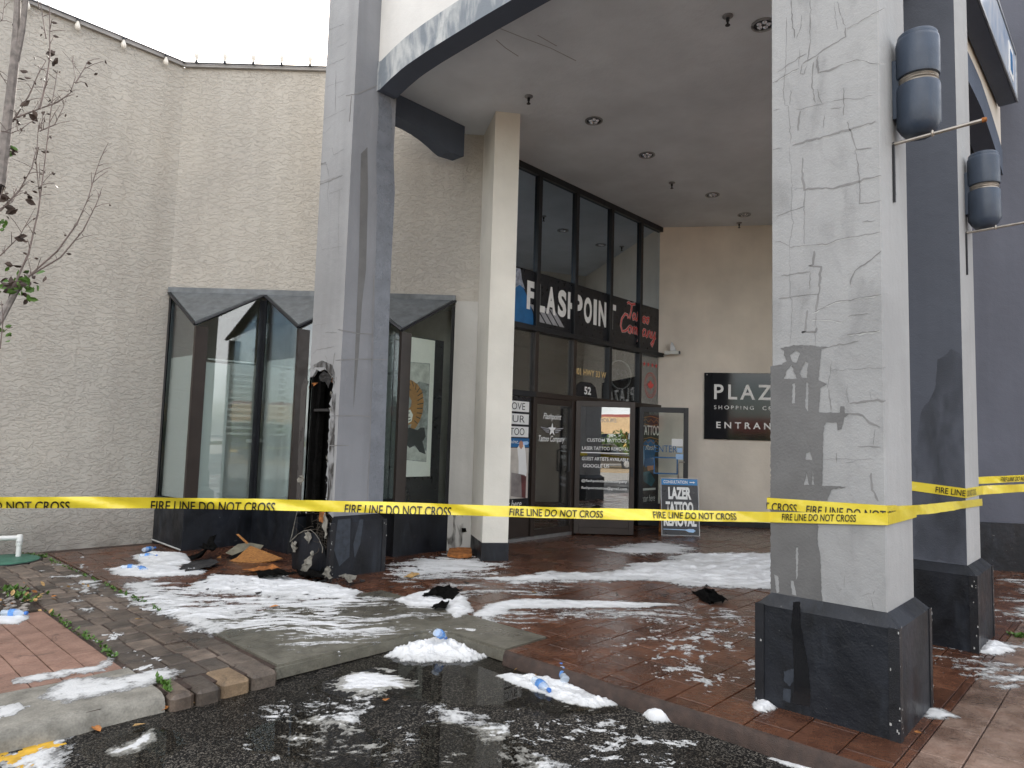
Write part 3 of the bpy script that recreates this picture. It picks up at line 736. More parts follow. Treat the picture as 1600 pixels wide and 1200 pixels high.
# ================================================================== COLUMNS
def column(name, label, x0, y0, top, hole=False, w=.745, d=.80, pt=.65):
    c = thing(name, label, 'column', 'grey square columns carrying the canopy'); i = .072
    X0, X1, Y0, Y1 = x0+i, x0+w-i, y0+i, y0+d-i
    if not hole:
        box('shaft', (X0, Y0, pt-.01), (X1, Y1, top), col_grey, c, .006)
        bm = bmesh.new(); addbox(bm, (x0, y0, -.02), (x0+w, y0+d, pt-.055))
        frombm('plinth', bm, plinth_black, c)
    else:
        th = .035
        for a, b in (((X0+th, Y0), (X1, Y0+th)), ((X1-th, Y0+th), (X1, Y1)), ((X0+th, Y1-th), (X1-th, Y1))):
            box('shaft_side', (a[0], a[1], pt-.01), (b[0], b[1], top), col_grey, c)
        for a, b in (((x0+th, y0), (x0+w, y0+th)), ((x0+w-th, y0+th), (x0+w, y0+d)), ((x0+th, y0+d-th), (x0+w-th, y0+d))):
            box('plinth_side', (a[0], a[1], -.02), (b[0], b[1], pt-.055), plinth_black, c)
    # sloping top of the plinth
    bm = bmesh.new(); lo = [(x0, y0), (x0+w, y0), (x0+w, y0+d), (x0, y0+d)]; hi = [(X0-.003, Y0-.003), (X1+.003, Y0-.003), (X1+.003, Y1+.003), (X0-.003, Y1+.003)]
    L = [bm.verts.new((*p, pt-.055)) for p in lo]; Hh = [bm.verts.new((*p, pt+.015)) for p in hi]
    for k in range(4):
        if hole and k == 3: continue
        bm.faces.new((L[k], L[(k+1) % 4], Hh[(k+1) % 4], Hh[k]))
    frombm('plinth_cap', bm, plinth_black, c)
    # corner strips
    s = .05; pr = .007
    for (cx, cy, sx, sy_) in ((x0, y0, 1, 1), (x0+w, y0, -1, 1), (x0, y0+d, 1, -1), (x0+w, y0+d, -1, -1)):
        if hole and (cx, cy) == (x0, y0+d): continue
        bm = bmesh.new()
        addprism(bm, [Vector(p) for p in ((cx-sx*pr, cy-sy_*pr, -.01), (cx+sx*s, cy-sy_*pr, -.01), (cx+sx*s, cy+sy_*.004, -.01), (cx+sx*.004, cy+sy_*.004, -.01), (cx+sx*.004, cy+sy_*s, -.01), (cx-sx*pr, cy+sy_*s, -.01))], ZA, pt-.04)
        st_ = frombm('corner_strip', bm, trim_black, c)
        ch = bmesh.new()
        for _ in range(16):
            z = random.choice([random.uniform(0, .14), random.uniform(.5, .6), random.uniform(0, .6)]); wv = random.uniform(.003, .010); hv = random.uniform(.004, .022)
            if random.random() < .5:
                xx = cx+sx*random.choice([random.uniform(-.006, .004), random.uniform(0, .045)]); yy = cy-sy_*(pr+.0012)
                q = [(xx, yy, z), (xx+wv, yy, z+.002), (xx+wv*.8, yy, z+hv), (xx-.002, yy, z+hv*.7)]
            else:
                yy = cy+sy_*random.choice([random.uniform(-.006, .004), random.uniform(0, .045)]); xx = cx-sx*(pr+.0012)
                q = [(xx, yy, z), (xx, yy+wv, z+.002), (xx, yy+wv*.8, z+hv), (xx, yy-.002, z+hv*.7)]
            ch.faces.new([ch.verts.new(p) for p in q])
        frombm('chipped_paint', ch, chip_paint, st_)
    return c
TOP = 7.7
c1 = column('column', 'near grey column at right with dark water stain and yellow tape around it', 4.30, 1.05, TOP)
c2 = column('column', 'grey column behind the water stained one, with tape and a wall lamp', 6.62, 1.05, TOP)
c3 = column('column', 'burnt grey column at left with a charred hole above its torn black foot', 4.26, 6.63, TOP, hole=True)

def cracks(name, plane, sets, wd, m, parent, ymax=99):
    bm = bmesh.new()
    for (ox, oy, sc, lines) in sets:
        for L in lines:
            pts = [plane(ox+a/sc, oy+b/sc) for a, b in L]
            # roughen
            fine = []
            for p, q in zip(pts, pts[1:]):
                k = max(2, int((q-p).length/.02))
                for t in range(k): fine.append(p.lerp(q, t/k) + Vector((0, random.gauss(0, .0025), random.gauss(0, .0025))))
            fine.append(pts[-1])
            if abs(fine[0].x-fine[-1].x) < 1e-6 or True:
                ws = random.choice([.35, .5, .8, 1.1, 1.9])*wd
                P = [Vector((min(p.y, ymax), p.z)) for p in fine]; x = pts[0].x
                ph = random.uniform(0, 9)
                ribbon2d(bm, P, lambda t: ws*(.45+.75*abs(math.sin(t*7+ph)))*(1 if .03 < t < .97 else .4), lambda q: Vector((x, q.x, q.y)))
    return frombm(name, bm, m, parent)
CA_ = [[(40, 645), (140, 585), (240, 535)], [(80, 560), (160, 500), (240, 450), (300, 420)], [(265, 495), (380, 435), (450, 375), (540, 330), (605, 285), (605, 215)], [(610, 225), (700, 180), (780, 130), (915, 60)], [(600, 210), (570, 130), (540, 10)], [(545, 240), (530, 130), (520, 20)], [(215, 290), (190, 190), (180, 0)], [(225, 300), (260, 200), (262, 120)], [(330, 0), (328, 320), (318, 400), (310, 480)], [(385, 440), (390, 570), (480, 550), (585, 500)], [(590, 495), (700, 462), (800, 490), (915, 495)], [(145, 130), (140, 500), (120, 700), (130, 820), (160, 830), (165, 950), (180, 1120)], [(350, 490), (345, 680), (370, 800)], [(385, 700), (400, 780), (425, 810)], [(205, 850), (260, 855), (340, 830), (430, 808), (600, 770), (700, 770), (815, 742)], [(255, 865), (240, 930), (235, 1020)], [(40, 865), (90, 850)], [(180, 700), (170, 820)], [(185, 1135), (300, 1105), (460, 1060), (640, 1015), (720, 990), (840, 945)], [(440, 900), (430, 1000)], [(490, 850), (575, 835)], [(595, 690), (590, 900)], [(620, 950), (650, 1040), (690, 1170), (810, 1155)], [(40, 1170), (110, 1155)], [(250, 380), (240, 520)], [(265, 495), (255, 570), (285, 580), (305, 510)]]
CB_ = [[(110, 100), (125, 300), (122, 430), (132, 490), (112, 610), (115, 880), (125, 900), (115, 1140)], [(180, 155), (180, 260), (190, 320), (300, 310), (335, 315), (480, 275), (590, 245)], [(455, 110), (475, 240), (480, 395), (590, 378)], [(130, 318), (190, 312)], [(195, 325), (185, 410), (120, 432), (45, 462)], [(190, 410), (185, 510), (190, 605)], [(110, 620), (200, 610), (300, 608), (370, 580), (590, 540)], [(240, 640), (235, 710), (215, 718), (275, 725), (265, 870), (250, 950)], [(65, 770), (120, 762), (220, 748)], [(220, 750), (218, 840)], [(55, 890), (120, 880), (200, 868), (265, 865)], [(235, 960), (300, 930), (350, 905), (450, 890), (590, 868)], [(205, 945), (195, 1060), (175, 1062), (245, 1060), (255, 1040)], [(250, 950), (245, 1140)], [(220, 1000), (310, 998), (380, 1012), (405, 1000)], [(415, 980), (520, 965)], [(415, 1075), (580, 1055)], [(425, 815), (450, 745), (590, 640)], [(40, 590), (80, 595), (110, 615)], [(490, 490), (560, 482)], [(315, 1140), (470, 1110)]]
CC_ = [[(390, 330), (480, 325), (680, 315)], [(395, 285), (390, 350), (375, 420)], [(480, 400), (475, 470), (490, 500)], [(490, 555), (560, 560), (590, 600), (650, 625)], [(530, 725), (655, 728)], [(355, 795), (420, 790), (620, 795)], [(420, 760), (425, 810)], [(470, 810), (525, 800)], [(600, 860), (610, 950), (640, 1010)], [(490, 500), (570, 490), (680, 488)], [(385, 430), (395, 540)], [(600, 440), (605, 490)], [(620, 640), (615, 720)]]
XF = 4.372
fplane = lambda px, py: onx(px, py, XF-.0015)
cracks('cracks', fplane, [(1200, 0, 5, CA_), (1200, 200, 3.3333, CB_), (1180, 480, 3.3333, CC_), (1180, 900, 4.2857, [[(540, 70), (580, 90), (555, 95)], [(690, 140), (780, 115)], [(790, 130), (800, 95)], [(780, 150), (795, 235)], [(600, 0), (595, 90)]])], .0065, crack_grey, c1)
cracks('crack_edges', lambda px, py: onx(px, py, XF-.001), [(1200.4, .9, 5, [CA_[0], CA_[3], CA_[18], CA_[10]]), (1200.4, 200.9, 3.3333, [CB_[1], CB_[6], CB_[11], CB_[14], CB_[16]])], .007, crack_light, c1)
def rag2(L, amp, step=9):
    out = []
    for p, q in zip(L, L[1:]+L[:1]):
        k = max(1, int(math.dist(p, q)/step))
        for t in range(k): out.append((p[0]+(q[0]-p[0])*t/k+random.gauss(0, amp), p[1]+(q[1]-p[1])*t/k+random.gauss(0, amp)))
    return out
def CP(L, amp=1.3): return [fplane(1180+a/3.3333, 480+b/3.3333)-XA*.0015 for a, b in rag2(L, amp)]
stain = [(80, 308), (140, 296), (165, 280), (150, 250), (150, 225), (130, 214), (200, 198), (300, 200), (385, 208), (345, 218), (338, 300), (330, 380), (375, 400), (340, 420), (332, 548), (440, 550), (445, 515), (465, 515), (468, 550), (490, 555), (465, 575), (450, 635), (430, 640), (425, 600), (370, 600), (358, 620), (354, 700), (352, 790), (350, 930), (490, 935), (400, 948), (375, 1005), (312, 1010), (330, 1100), (325, 1200), (340, 1320), (345, 1480), (352, 1560), (80, 1500)]
holes = [[(195, 395), (210, 395), (208, 500), (192, 500)], [(265, 392), (278, 392), (275, 545), (262, 520)], [(212, 225), (235, 240), (215, 290), (195, 282), (180, 250)], [(230, 345), (262, 282), (276, 292), (270, 368), (245, 366)], [(265, 760), (285, 750), (298, 795), (262, 795)], [(268, 860), (280, 925), (255, 925)], [(300, 850), (308, 925), (295, 925)], [(190, 300), (215, 372), (150, 372), (165, 330)], [(212, 1250), (225, 1250), (222, 1400), (214, 1420)], [(98, 1390), (120, 1400), (128, 1480), (112, 1490)], [(185, 1420), (200, 1425), (215, 1500), (192, 1495)]]
sheet('water_stain', CP(stain), wet_grey, c1, [CP(h) for h in holes])
# wet run on the plinth under the stain
def PL(L): return [onx(1180+a/4.2857, 900+b/4.2857, 4.2985) for a, b in rag2(L, 1.6)]
wet_black = simple('wet_plinth', (.006, .0065, .008), .16, .2)
sheet('wet_run', PL([(255, 175), (300, 170), (305, 320), (330, 460), (355, 600), (372, 760), (368, 880), (250, 850), (262, 700), (250, 420), (240, 330)]), wet_black, c1)
scuff = simple('scuff', (.032, .040, .053), .5, .3, 20)
sheet('scuff', PL([(195, 640), (260, 620), (258, 700), (230, 740), (190, 700)]), scuff, c1)
sheet('scuff', PL([(190, 750), (240, 760), (235, 850), (185, 830)]), scuff, c1)

# ---- burnt face of the left column
XB = 4.26+.072
def BP(L, x=XB): return [onx(px, py, x) for px, py in L]
y_hi = 6.63+.80-.072
holeR = [(512.5, 801), (511, 780), (510, 755), (512, 720), (513, 690), (515, 660), (516, 640), (518, 618), (521, 600), (519, 590), (514, 583), (508, 577), (500, 580), (495, 577), (489, 588), (483, 590), (480, 600)]
holeL = [(478.5, 608), (477.5, 640), (475, 680), (472.5, 720), (471, 745), (469, 752), (468.5, 775), (467, 801)]
def ragged(L, amp):
    out = []
    for p, q in zip(L, L[1:]):
        k = max(1, int(math.dist(p, q)/4))
        for t in range(k): out.append((p[0]+(q[0]-p[0])*t/k+random.gauss(0, amp), p[1]+(q[1]-p[1])*t/k+random.gauss(0, amp*.5)))
    return out+[L[-1]]
pts = BP(ragged(holeR, .9))+BP(ragged(holeL, .6))
y_lo = 6.63+.072
poly = [Vector((XB, y_lo, .64)), Vector((XB, max(p.y for p in pts[:1])+.0, .64))] if False else None
ring = [Vector((XB, y_lo, TOP)), Vector((XB, y_lo, .64))]
ring += [Vector((XB, max(p.y, y_lo+.012), max(p.z, .64))) for p in pts]
ring += [Vector((XB, y_hi, .64)), Vector((XB, y_hi, TOP))]
# keep the left rim inside the face
ring = [Vector((p.x, min(p.y, y_hi), p.z)) for p in ring]
prism('burnt_face', ring, XA, .03, col_mid, c3)
# charred inside: black lining, backing, studs, lath
for a, b in (((XB+.032, y_lo+.037), (XB+.21, y_lo+.045)), ((XB+.032, y_hi-.045), (XB+.21, y_hi-.037))): box('charred_lining', (a[0], a[1], 0), (b[0], b[1], 3.2), char_black, c3)
for ya, yb_ in ((y_lo+.002, y_lo+.037), (y_hi-.037, y_hi-.001)): box('charred_lining', (XB+.0305, ya, .66), (XB+.0345, yb_, 3.0), char_black, c3)
box('charred_lining', (XB+.032, y_lo+.046, 2.45), (XB+.21, y_hi-.046, 2.47), char_black, c3)
box('charred_core', (XB+.21, y_lo+.04, 0), (XB+.26, y_hi-.04, 3.2), char_black, c3)
for yy in (y_lo+.05, y_lo+.25, y_hi-.12):
    bm = bmesh.new(); addbox(bm, (XB+.08, yy, 0), (XB+.14, yy+.07, 3.0))
    bmesh.ops.subdivide_edges(bm, edges=[e for e in bm.edges if abs(e.verts[0].co.z-e.verts[1].co.z) > 1], cuts=24)
    for v in bm.verts: v.co += Vector((random.gauss(0, .006), random.gauss(0, .008), 0))
    frombm('charred_stud', bm, char_black, c3)
box('charred_rail', (XB+.05, y_lo+.02, 1.845), (XB+.10, y_hi-.03, 1.875), char_grey, c3)
def rag(name, pts3, m, parent, amp=.012, sub=3, th=0.0, seed=1):
    """ragged sheet: polygon triangulated, subdivided and crumpled"""
    bm = bmesh.new(); vs = [bm.verts.new(p) for p in pts3]
    for t in tessellate_polygon([[Vector(p) for p in pts3]]):
        try: bm.faces.new([vs[i] for i in t])
        except ValueError: pass
    bmesh.ops.subdivide_edges(bm, edges=bm.edges[:], cuts=sub, use_grid_fill=True)
    rr = random.Random(seed)
    for v in bm.verts: v.co += Vector((rr.gauss(0, amp), rr.gauss(0, amp), rr.gauss(0, amp)))
    if th:
        ret = bmesh.ops.extrude_face_region(bm, geom=bm.faces[:])
        for g in ret['geom']:
            if isinstance(g, bmesh.types.BMVert): g.co += Vector((0, 0, th))
        bmesh.ops.recalc_face_normals(bm, faces=bm.faces[:])
    return frombm(name, bm, m, parent)
orange_bit = simple('scorched_wood', (.36, .13, .03), .8, .5, 22, .01)
rag('hanging_char', BP([(498, 588), (506, 580), (514, 584), (518, 592), (513, 606), (507, 597), (501, 596)], XB+.015), char_grey, c3, .006, 2)
rag('scorched_rim', BP([(482, 604), (488, 598), (497, 598), (490, 603), (484, 610)], XB+.03), orange_bit, c3, .004, 1)
rag('scorched_rim', BP([(516, 583), (521, 586), (520, 598), (515, 596)], XB+.03), orange_bit, c3, .004, 1)
sheet('soot_halo', BP([(479, 580), (488, 571), (503, 563), (519, 570), (526, 590), (524, 640), (522, 720), (518, 800), (511, 800), (514, 700), (520, 600), (508, 574), (492, 574), (482, 590)], XB-.0025), patch_mat('soot_halo', (.05, .045, .04), 9, .40, .62, .9, .8), c3)
sheet('soot_halo', BP([(483, 596), (478, 610), (470, 800), (462, 800), (470, 610), (476, 590)], XB-.0025), patch_mat('rim_soot', (.07, .063, .058), 9, .20, .45, .9, .95), c3)
rag('plaster_crumb', BP([(466, 744), (474, 741), (476, 750), (470, 758), (465, 752)], XB-.01), ash, c3, .008, 2)
for k in range(26):
    e0 = random.choice(holeR[:12]); c_ = BP([e0], XB-.004)[0]; sz = random.uniform(.012, .035)
    rag('plaster_crumb', [c_+Vector((0, (random.random()-.5)*sz*2, (random.random()-.3)*sz*2.4)) for _ in range(4)], random.choice([ash, char_grey, col_mid]), c3, .006, 1, seed=k)
# torn foot of that column
XP = 4.26
foot = [(456, 888), (453, 860), (456, 845), (463, 840), (468, 834), (476, 831), (482, 833), (490, 832), (497, 838), (501, 848), (506, 858), (509, 872), (512, 890), (513, 907), (485, 898)]
yl = 6.63+.80
fp = [Vector((XP, min(max(p.y, 6.65), yl), max(p.z, -.02))) for p in BP(foot, XP)]
prism('torn_foot', fp, XA, .012, plinth_black, c3)
# curled paper edge along the tear, wire lath, dangling bits
edge = bmesh.new()
ep = BP([(466, 790), (461, 812), (455, 835), (454, 848), (458, 842), (466, 836), (474, 830), (484, 829), (492, 833), (498, 843), (503, 855), (505, 862)], XP-.012)
addtube(edge, [p+Vector((random.gauss(0, .008), random.gauss(0, .006), random.gauss(0, .006))) for p in ep], [.0025+.006*random.random() for _ in ep], 5); frombm('curled_edge', edge, ash, c3)
wl = bmesh.new()
for k in range(26):
    y0_, z0_ = random.uniform(6.68, 7.36), random.uniform(.30, .78); p = Vector((XP+random.uniform(.0, .05), y0_, z0_)); L = [p]; d = Vector((random.gauss(-.15, .3), random.gauss(0, 1), random.gauss(0, 1))).normalized()
    for _ in range(6):
        d = (d+Vector((random.gauss(0, .35), random.gauss(0, .45), random.gauss(0, .45)))).normalized(); q = L[-1]+d*random.uniform(.02, .045); q.x = max(XP-.10, min(XP+.08, q.x)); q.y = max(6.66, min(7.42, q.y)); L.append(q)
    addtube(wl, L, random.choice([.0016, .0022, .0035]), 4, False)
for k in range(9):
    yy = 6.69+k*.035; addtube(wl, [Vector((XP+.03+random.gauss(0, .006), yy+random.gauss(0, .006), z)) for z in (.30, .42, .54, .66)], .0015, 4, False)
    zz = .32+k*.035; addtube(wl, [Vector((XP+.03+random.gauss(0, .006), yv, zz+random.gauss(0, .006))) for yv in (6.68, 6.78, 6.88, 6.98)], .0015, 4, False)
frombm('wire_lath', wl, mesh_wire, c3)
rag('scorched_rim', BP([(499, 800), (508, 799), (511, 812), (506, 819), (499, 814)], XP+.02), orange_bit, c3, .005, 2)
for k, L in enumerate([[(470, 890), (474, 880), (482, 868), (486, 862), (489, 866), (487, 880), (482, 895), (474, 897)], [(455, 850), (461, 846), (463, 856), (458, 862)], [(512, 885), (517, 893), (519, 905), (508, 903), (503, 896)], [(503, 812), (510, 800), (512, 830), (508, 845)], [(474, 832), (482, 830), (486, 842), (481, 850), (478, 840)]]):
    rag('torn_paper', BP(L, XP-.03-(.07 if k in (0, 2) else 0)), ash, c3, .012, 2, seed=k+3)
cracks('cracks', lambda px, py: onx(px, py, XB-.0015), [(480, 0, 4, [[(85, 755), (150, 725), (240, 680)], [(75, 835), (110, 830), (150, 790)], [(50, 1035), (120, 1015)], [(40, 1165), (130, 1135), (220, 1095)], [(155, 920), (165, 970), (230, 930)], [(120, 1020), (135, 1100), (130, 1190)], [(110, 550), (150, 530), (240, 500)], [(190, 295), (250, 265)], [(180, 440), (175, 700)], [(130, 410), (240, 360)], [(190, 610), (240, 585)], [(100, 200), (230, 150)]]),
    (460, 0, 3, [[(80, 780), (150, 770), (165, 830), (155, 900), (160, 1010)], [(85, 865), (150, 845), (225, 820)], [(160, 910), (225, 885)], [(120, 1140), (130, 1170), (225, 1155)], [(85, 1050), (110, 1050)], [(210, 880), (205, 1190)]]),
    (220, 430, 2.4, [[(640, 190), (700, 180)], [(625, 60), (650, 55)], [(645, 295), (660, 280), (725, 268)], [(690, 215), (735, 215)], [(690, 340), (700, 320), (690, 300)], [(668, 350), (672, 315)], [(720, 340), (728, 290)], [(655, 355), (630, 345)]])], .009, crack_grey, c3, y_hi-.01)
# wet, shiny streaks on its right face
YL = 6.63+.072
def YP(L): return [ony(px, py, YL-.003) for px, py in L]
sheet('wet_streak', YP([(590, 96), (601, 98), (612, 170), (617, 300), (611, 420), (598, 790), (576, 790), (580, 640), (584, 560), (586, 450), (589, 330), (588, 240), (592, 170)]), wet_blue, c3)
sheet('wet_streak', YP([(564, 240), (574, 230), (575, 300), (572, 420), (566, 470), (560, 560), (552, 640), (556, 520), (561, 400)]), wet_grey, c3)
jr = bmesh.new()
for L in [[(541, 150), (560, 146), (598, 130)], [(528, 515), (560, 521), (582, 522)], [(524, 563), (560, 561), (606, 562)], [(518, 650), (560, 649), (578, 651)], [(514, 696), (545, 696)], [(549, 150), (546, 190)], [(584, 430), (581, 560), (578, 700), (573, 790)]]:
    q = YP(L); ribbon2d(jr, [Vector((p.x, p.z)) for p in q], .010, lambda w: Vector((w.x, YL-.0045, w.y)))
frombm('joint_marks', jr, crack_grey, c3)
sheet('wet_scuff', [ony(px, py, 6.6285) for px, py in [(528, 812), (548, 810), (546, 870), (530, 885), (522, 860)]], scuff, c3)
sheet('wet_scuff', [ony(px, py, 6.6285) for px, py in [(562, 812), (568, 811), (563, 850), (554, 872), (552, 850)]], scuff, c3)
sheet('dark_face', [(4.26+.072, YL-.001, .66), (4.26+.745-.072, YL-.001, .66), (4.26+.745-.072, YL-.001, TOP), (4.26+.072, YL-.001, TOP)], grey_face, c3)  # darker grey sheet laid over the right face only
sheet('dark_face', [(6.6905, 1.123, .66), (6.6905, 1.777, .66), (6.6905, 1.777, TOP), (6.6905, 1.123, TOP)], slate_face, c2)  # slate-toned sheet laid over the front face only
sheet('grime_runs', [fplane(px, py)-XA*.0008 for px, py in [(1206, -60), (1383, -60), (1391, 955), (1205, 930)]], patch_mat('column_grime', (.16, .16, .155), 5, .52, .80, .8, .20), c1)
# dark wet drips on the slate face of the second column
X2 = 6.62+.072
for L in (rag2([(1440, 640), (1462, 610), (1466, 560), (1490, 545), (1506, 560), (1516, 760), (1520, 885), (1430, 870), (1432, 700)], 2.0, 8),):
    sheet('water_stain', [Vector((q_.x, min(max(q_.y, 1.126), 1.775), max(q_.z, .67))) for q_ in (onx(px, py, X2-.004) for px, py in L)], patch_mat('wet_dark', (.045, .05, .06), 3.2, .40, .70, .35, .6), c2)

# ================================================================== CANOPY
cano = thing('entrance_canopy', 'broad canopy with arched grey fascia over the shop entrance', 'canopy')
prism('ceiling', [(4.90, 1.55, CEIL), (11.9, 1.55, CEIL), (16, 1.55, CEIL), (16, 7.45, CEIL), (7.6, 7.45, CEIL), (FE.x+.02, FE.y-.01, CEIL), (6.62, 7.25, CEIL), (4.90, 7.25, CEIL)], ZA, .12, ceiling_grey, cano)
prism('canopy_roof', [(4.7, 1.45, 7.45), (16, 1.45, 7.45), (16, 7.40, 7.45), (4.7, 7.33, 7.45)], ZA, .12, cap_metal, cano)
def arch(name, p, q, zb, prof, ztop, th, nrm, m_face, m_under):
    """beam from p to q: prof(t) = lower edge height; band of m_under up to +.36, face above"""
    p, q = Vector(p), Vector(q); n = 60
    low = [p.lerp(q, t/n)+ZA*prof(t/n) for t in range(n+1)]
    bandtop = [v+ZA*.36 for v in low]
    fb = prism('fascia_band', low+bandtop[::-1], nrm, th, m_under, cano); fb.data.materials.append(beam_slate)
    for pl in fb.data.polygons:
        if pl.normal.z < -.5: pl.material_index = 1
    face = [v-Vector(nrm)*0 for v in bandtop]
    prism('fascia', [v+Vector(nrm)*.012 for v in bandtop]+[q+ZA*ztop+Vector(nrm)*.012, p+ZA*ztop+Vector(nrm)*.012], nrm, th-.03, m_face, cano)
pa = lambda t: 5.72+.22*math.sin(math.pi*t)**.7
arch('front', (4.64, 7.36, 0), (4.64, 1.12, 0), 0, lambda t: float(np.interp(min(abs(t*6.24-.73), abs(5.51-t*6.24)) if .117 < t < .883 else 0, [0, .2, .45, .8, 1.15, 1.7, 2.5], [5.725, 5.785, 5.84, 5.872, 5.888, 5.908, 5.92])), TOP-.1, .26, XA, fascia_white, fascia_band)
# side beam from the burnt column back to the stucco wall
sb = [(5.0, 5.735), (5.3, 5.735), (5.5, 5.735), (5.65, 5.72), (5.8, 5.69), (5.95, 5.645), (6.08, 5.595), (6.15, 5.575), (6.43, 5.60)]
prism('side_beam', [(u, 7.07, z) for u, z in sb]+[(6.43, 7.07, CEIL-.003), (5.0, 7.07, CEIL-.003)], YA, .24, beam_slate, cano)
box('side_fascia', (4.95, 7.07, CEIL), (6.43, 7.31, TOP-.1), fascia_white, cano)
# right side: between the columns and on to the dark wall
arch('right', (5.0, 1.40, 0), (6.7, 1.40, 0), 0, lambda t: 5.72+.1*math.sin(math.pi*t), TOP-.1, .24, YA, fascia_white, beam_slate)
arch('right', (7.30, 1.40, 0), (11.60, 1.40, 0), 0, lambda t: 5.72+.15*math.sin(math.pi*min(1, t*1.02))**.6-.20*max(0, t-.62)/.38, TOP-.1, .24, YA, wall_beige, beam_slate)
# recessed downlights and sprinkler heads
glow = simple('lamp_reflector', (.75, .76, .78), .12, .1, Metallic=1.0)
def ceiling_fit(kind, x, y, lab):
    if kind == 'd':
        t = thing('downlight', lab, 'downlight', 'recessed downlights in the canopy ceiling'); M = Matrix.Translation((x, y, CEIL))
        bm = bmesh.new(); addlathe(bm, [(.125, -.002), (.125, -.014), (.105, -.018), (.10, -.010), (.10, -.002)], 24, M); frombm('rim', bm, metal_grey, t, True)
        bm = bmesh.new(); addlathe(bm, [(.098, -.004), (.085, -.006), (.05, -.0065), (.02, -.007)], 20, M); frombm('recess', bm, frame_black, t, True)
        for k in range(5):
            a = k*1.256; bx = bmesh.new(); addlathe(bx, [(.005, -.03), (.022, -.022), (.030, -.008)], 8, M @ Matrix.Translation((.05*math.cos(a), .05*math.sin(a), 0))); frombm('reflector', bx, glow, t, True)
    else:
        t = thing('sprinkler_head', lab, 'sprinkler', 'sprinkler heads in the canopy ceiling'); M = Matrix.Translation((x, y, CEIL))
        lathe('escutcheon', [(.055, -.002), (.055, -.010), (.03, -.022), (.02, -.024)], metal_grey, t, 16, M)
        lathe('nozzle', [(.018, -.022), (.018, -.06), (.011, -.065), (.011, -.095), (.026, -.10), (.026, -.106)], frame_black, t, 12, M)
for x, y, l in ((6.82, 2.86, 'recessed downlight by the near grey column, top right'), (7.46, 5.54, 'downlight nearest the beige pillar top'), (8.91, 5.58, 'second downlight from the beige pillar'),
                (11.11, 5.59, 'third downlight from the beige pillar'), (12.47, 5.61, 'downlight closest to the far beige wall')): ceiling_fit('d', x, y, l)
for x, y, l in ((6.44, 3.08, 'sprinkler head beside the downlight at the top edge'), (6.37, 5.79, 'sprinkler head just right of the beige pillar top'), (10.16, 5.86, 'sprinkler head between second and third downlight'), (12.88, 5.90, 'sprinkler head by the far beige wall')): ceiling_fit('s', x, y, l)
cs = bmesh.new()
for L in [[(770, 40), (820, 60), (860, 75), (900, 95)], [(775, 62), (790, 75), (810, 88)], [(840, 55), (870, 72)]]:
    q = [gnd(px, py, CEIL-.002) for px, py in L]; ribbon2d(cs, [p.xy for p in q], .012, lambda w: Vector((w.x, w.y, CEIL-.002)))
frombm('ceiling_cracks', cs, simple('ceiling_crack', (.30, .297, .29), .8), cano)

# ================================================================== FAR WALLS
pw = thing('entrance_wall', 'smooth beige wall carrying the black plaza sign', 'wall')
WD = Vector((.55, -.83, 0)).normalized(); WN = Vector((-WD.y, WD.x, 0))      # WN points away from camera
W0 = Vector((12.68, 6.57, 0)) - WD*.88
vwall('wall_face', W0, W0+WD*4.6, -.05, CEIL+.05, .25, WN, wall_beige, pw)
vwall('skirting', W0-WN*.012, W0+WD*4.6-WN*.012, -.02, .10, .02, WN, plinth_black, pw)
dw = thing('dark_side_wall', 'slate grey wall with black base beyond the second column', 'wall')
FD = Vector((.57, -.82, 0)).normalized(); FN = Vector((-FD.y, FD.x, 0)); F0 = Vector((11.38, 1.70, 0))-FD*.15
vwall('wall_face', F0, F0+FD*9, .64, 8.5, .25, FN, dark_wall, dw)
vwall('wall_base', F0-FN*.02, F0+FD*9-FN*.02, -.05, .64, .26, FN, plinth_black, dw)
vwall('return_wall', F0+FN*.25, W0+WD*4.6, -.05, CEIL+.05, .2, WN, wall_beige, dw)
# plaza sign
ps = thing('plaza_sign', 'black wall sign with white PLAZA SHOPPING CENTRE ENTRANCE lettering', 'sign')
s0 = Vector((12.695, 6.545, 0)) - WN*.03
M = frame_mat((s0.x, s0.y, 1.70), WD, ZA)
SW = 2.15
bm = bmesh.new(); addbox(bm, (0, 0, -.02), (SW, 1.33, .012), M, .004); gloss_black = Mat('gloss_black', (.010, .011, .014), .06); frombm('board', bm, gloss_black.m, ps)
def on_sign(body, x, z, w, h, **k): text(body, s0+WD*x+ZA*z-WN*.0145, WD, ZA, w, h, white_print, ps, **k)
on_sign('PLAZA', .19, 2.50, 1.44, .30, bold=.015, spacing=1.35); on_sign('SHOPPING  CENTRE', .19, 2.30, 1.50, .075, spacing=1.5); on_sign('ENTRANCE', .235, 1.92, 1.40, .13, bold=.02, spacing=1.6)
for sx in (.05, SW-.05): lathe('screw', [(.014, 0), (.014, .004), (.008, .008)], metal_grey, ps, 8, M @ Matrix.Translation((sx, 1.29, .012)))
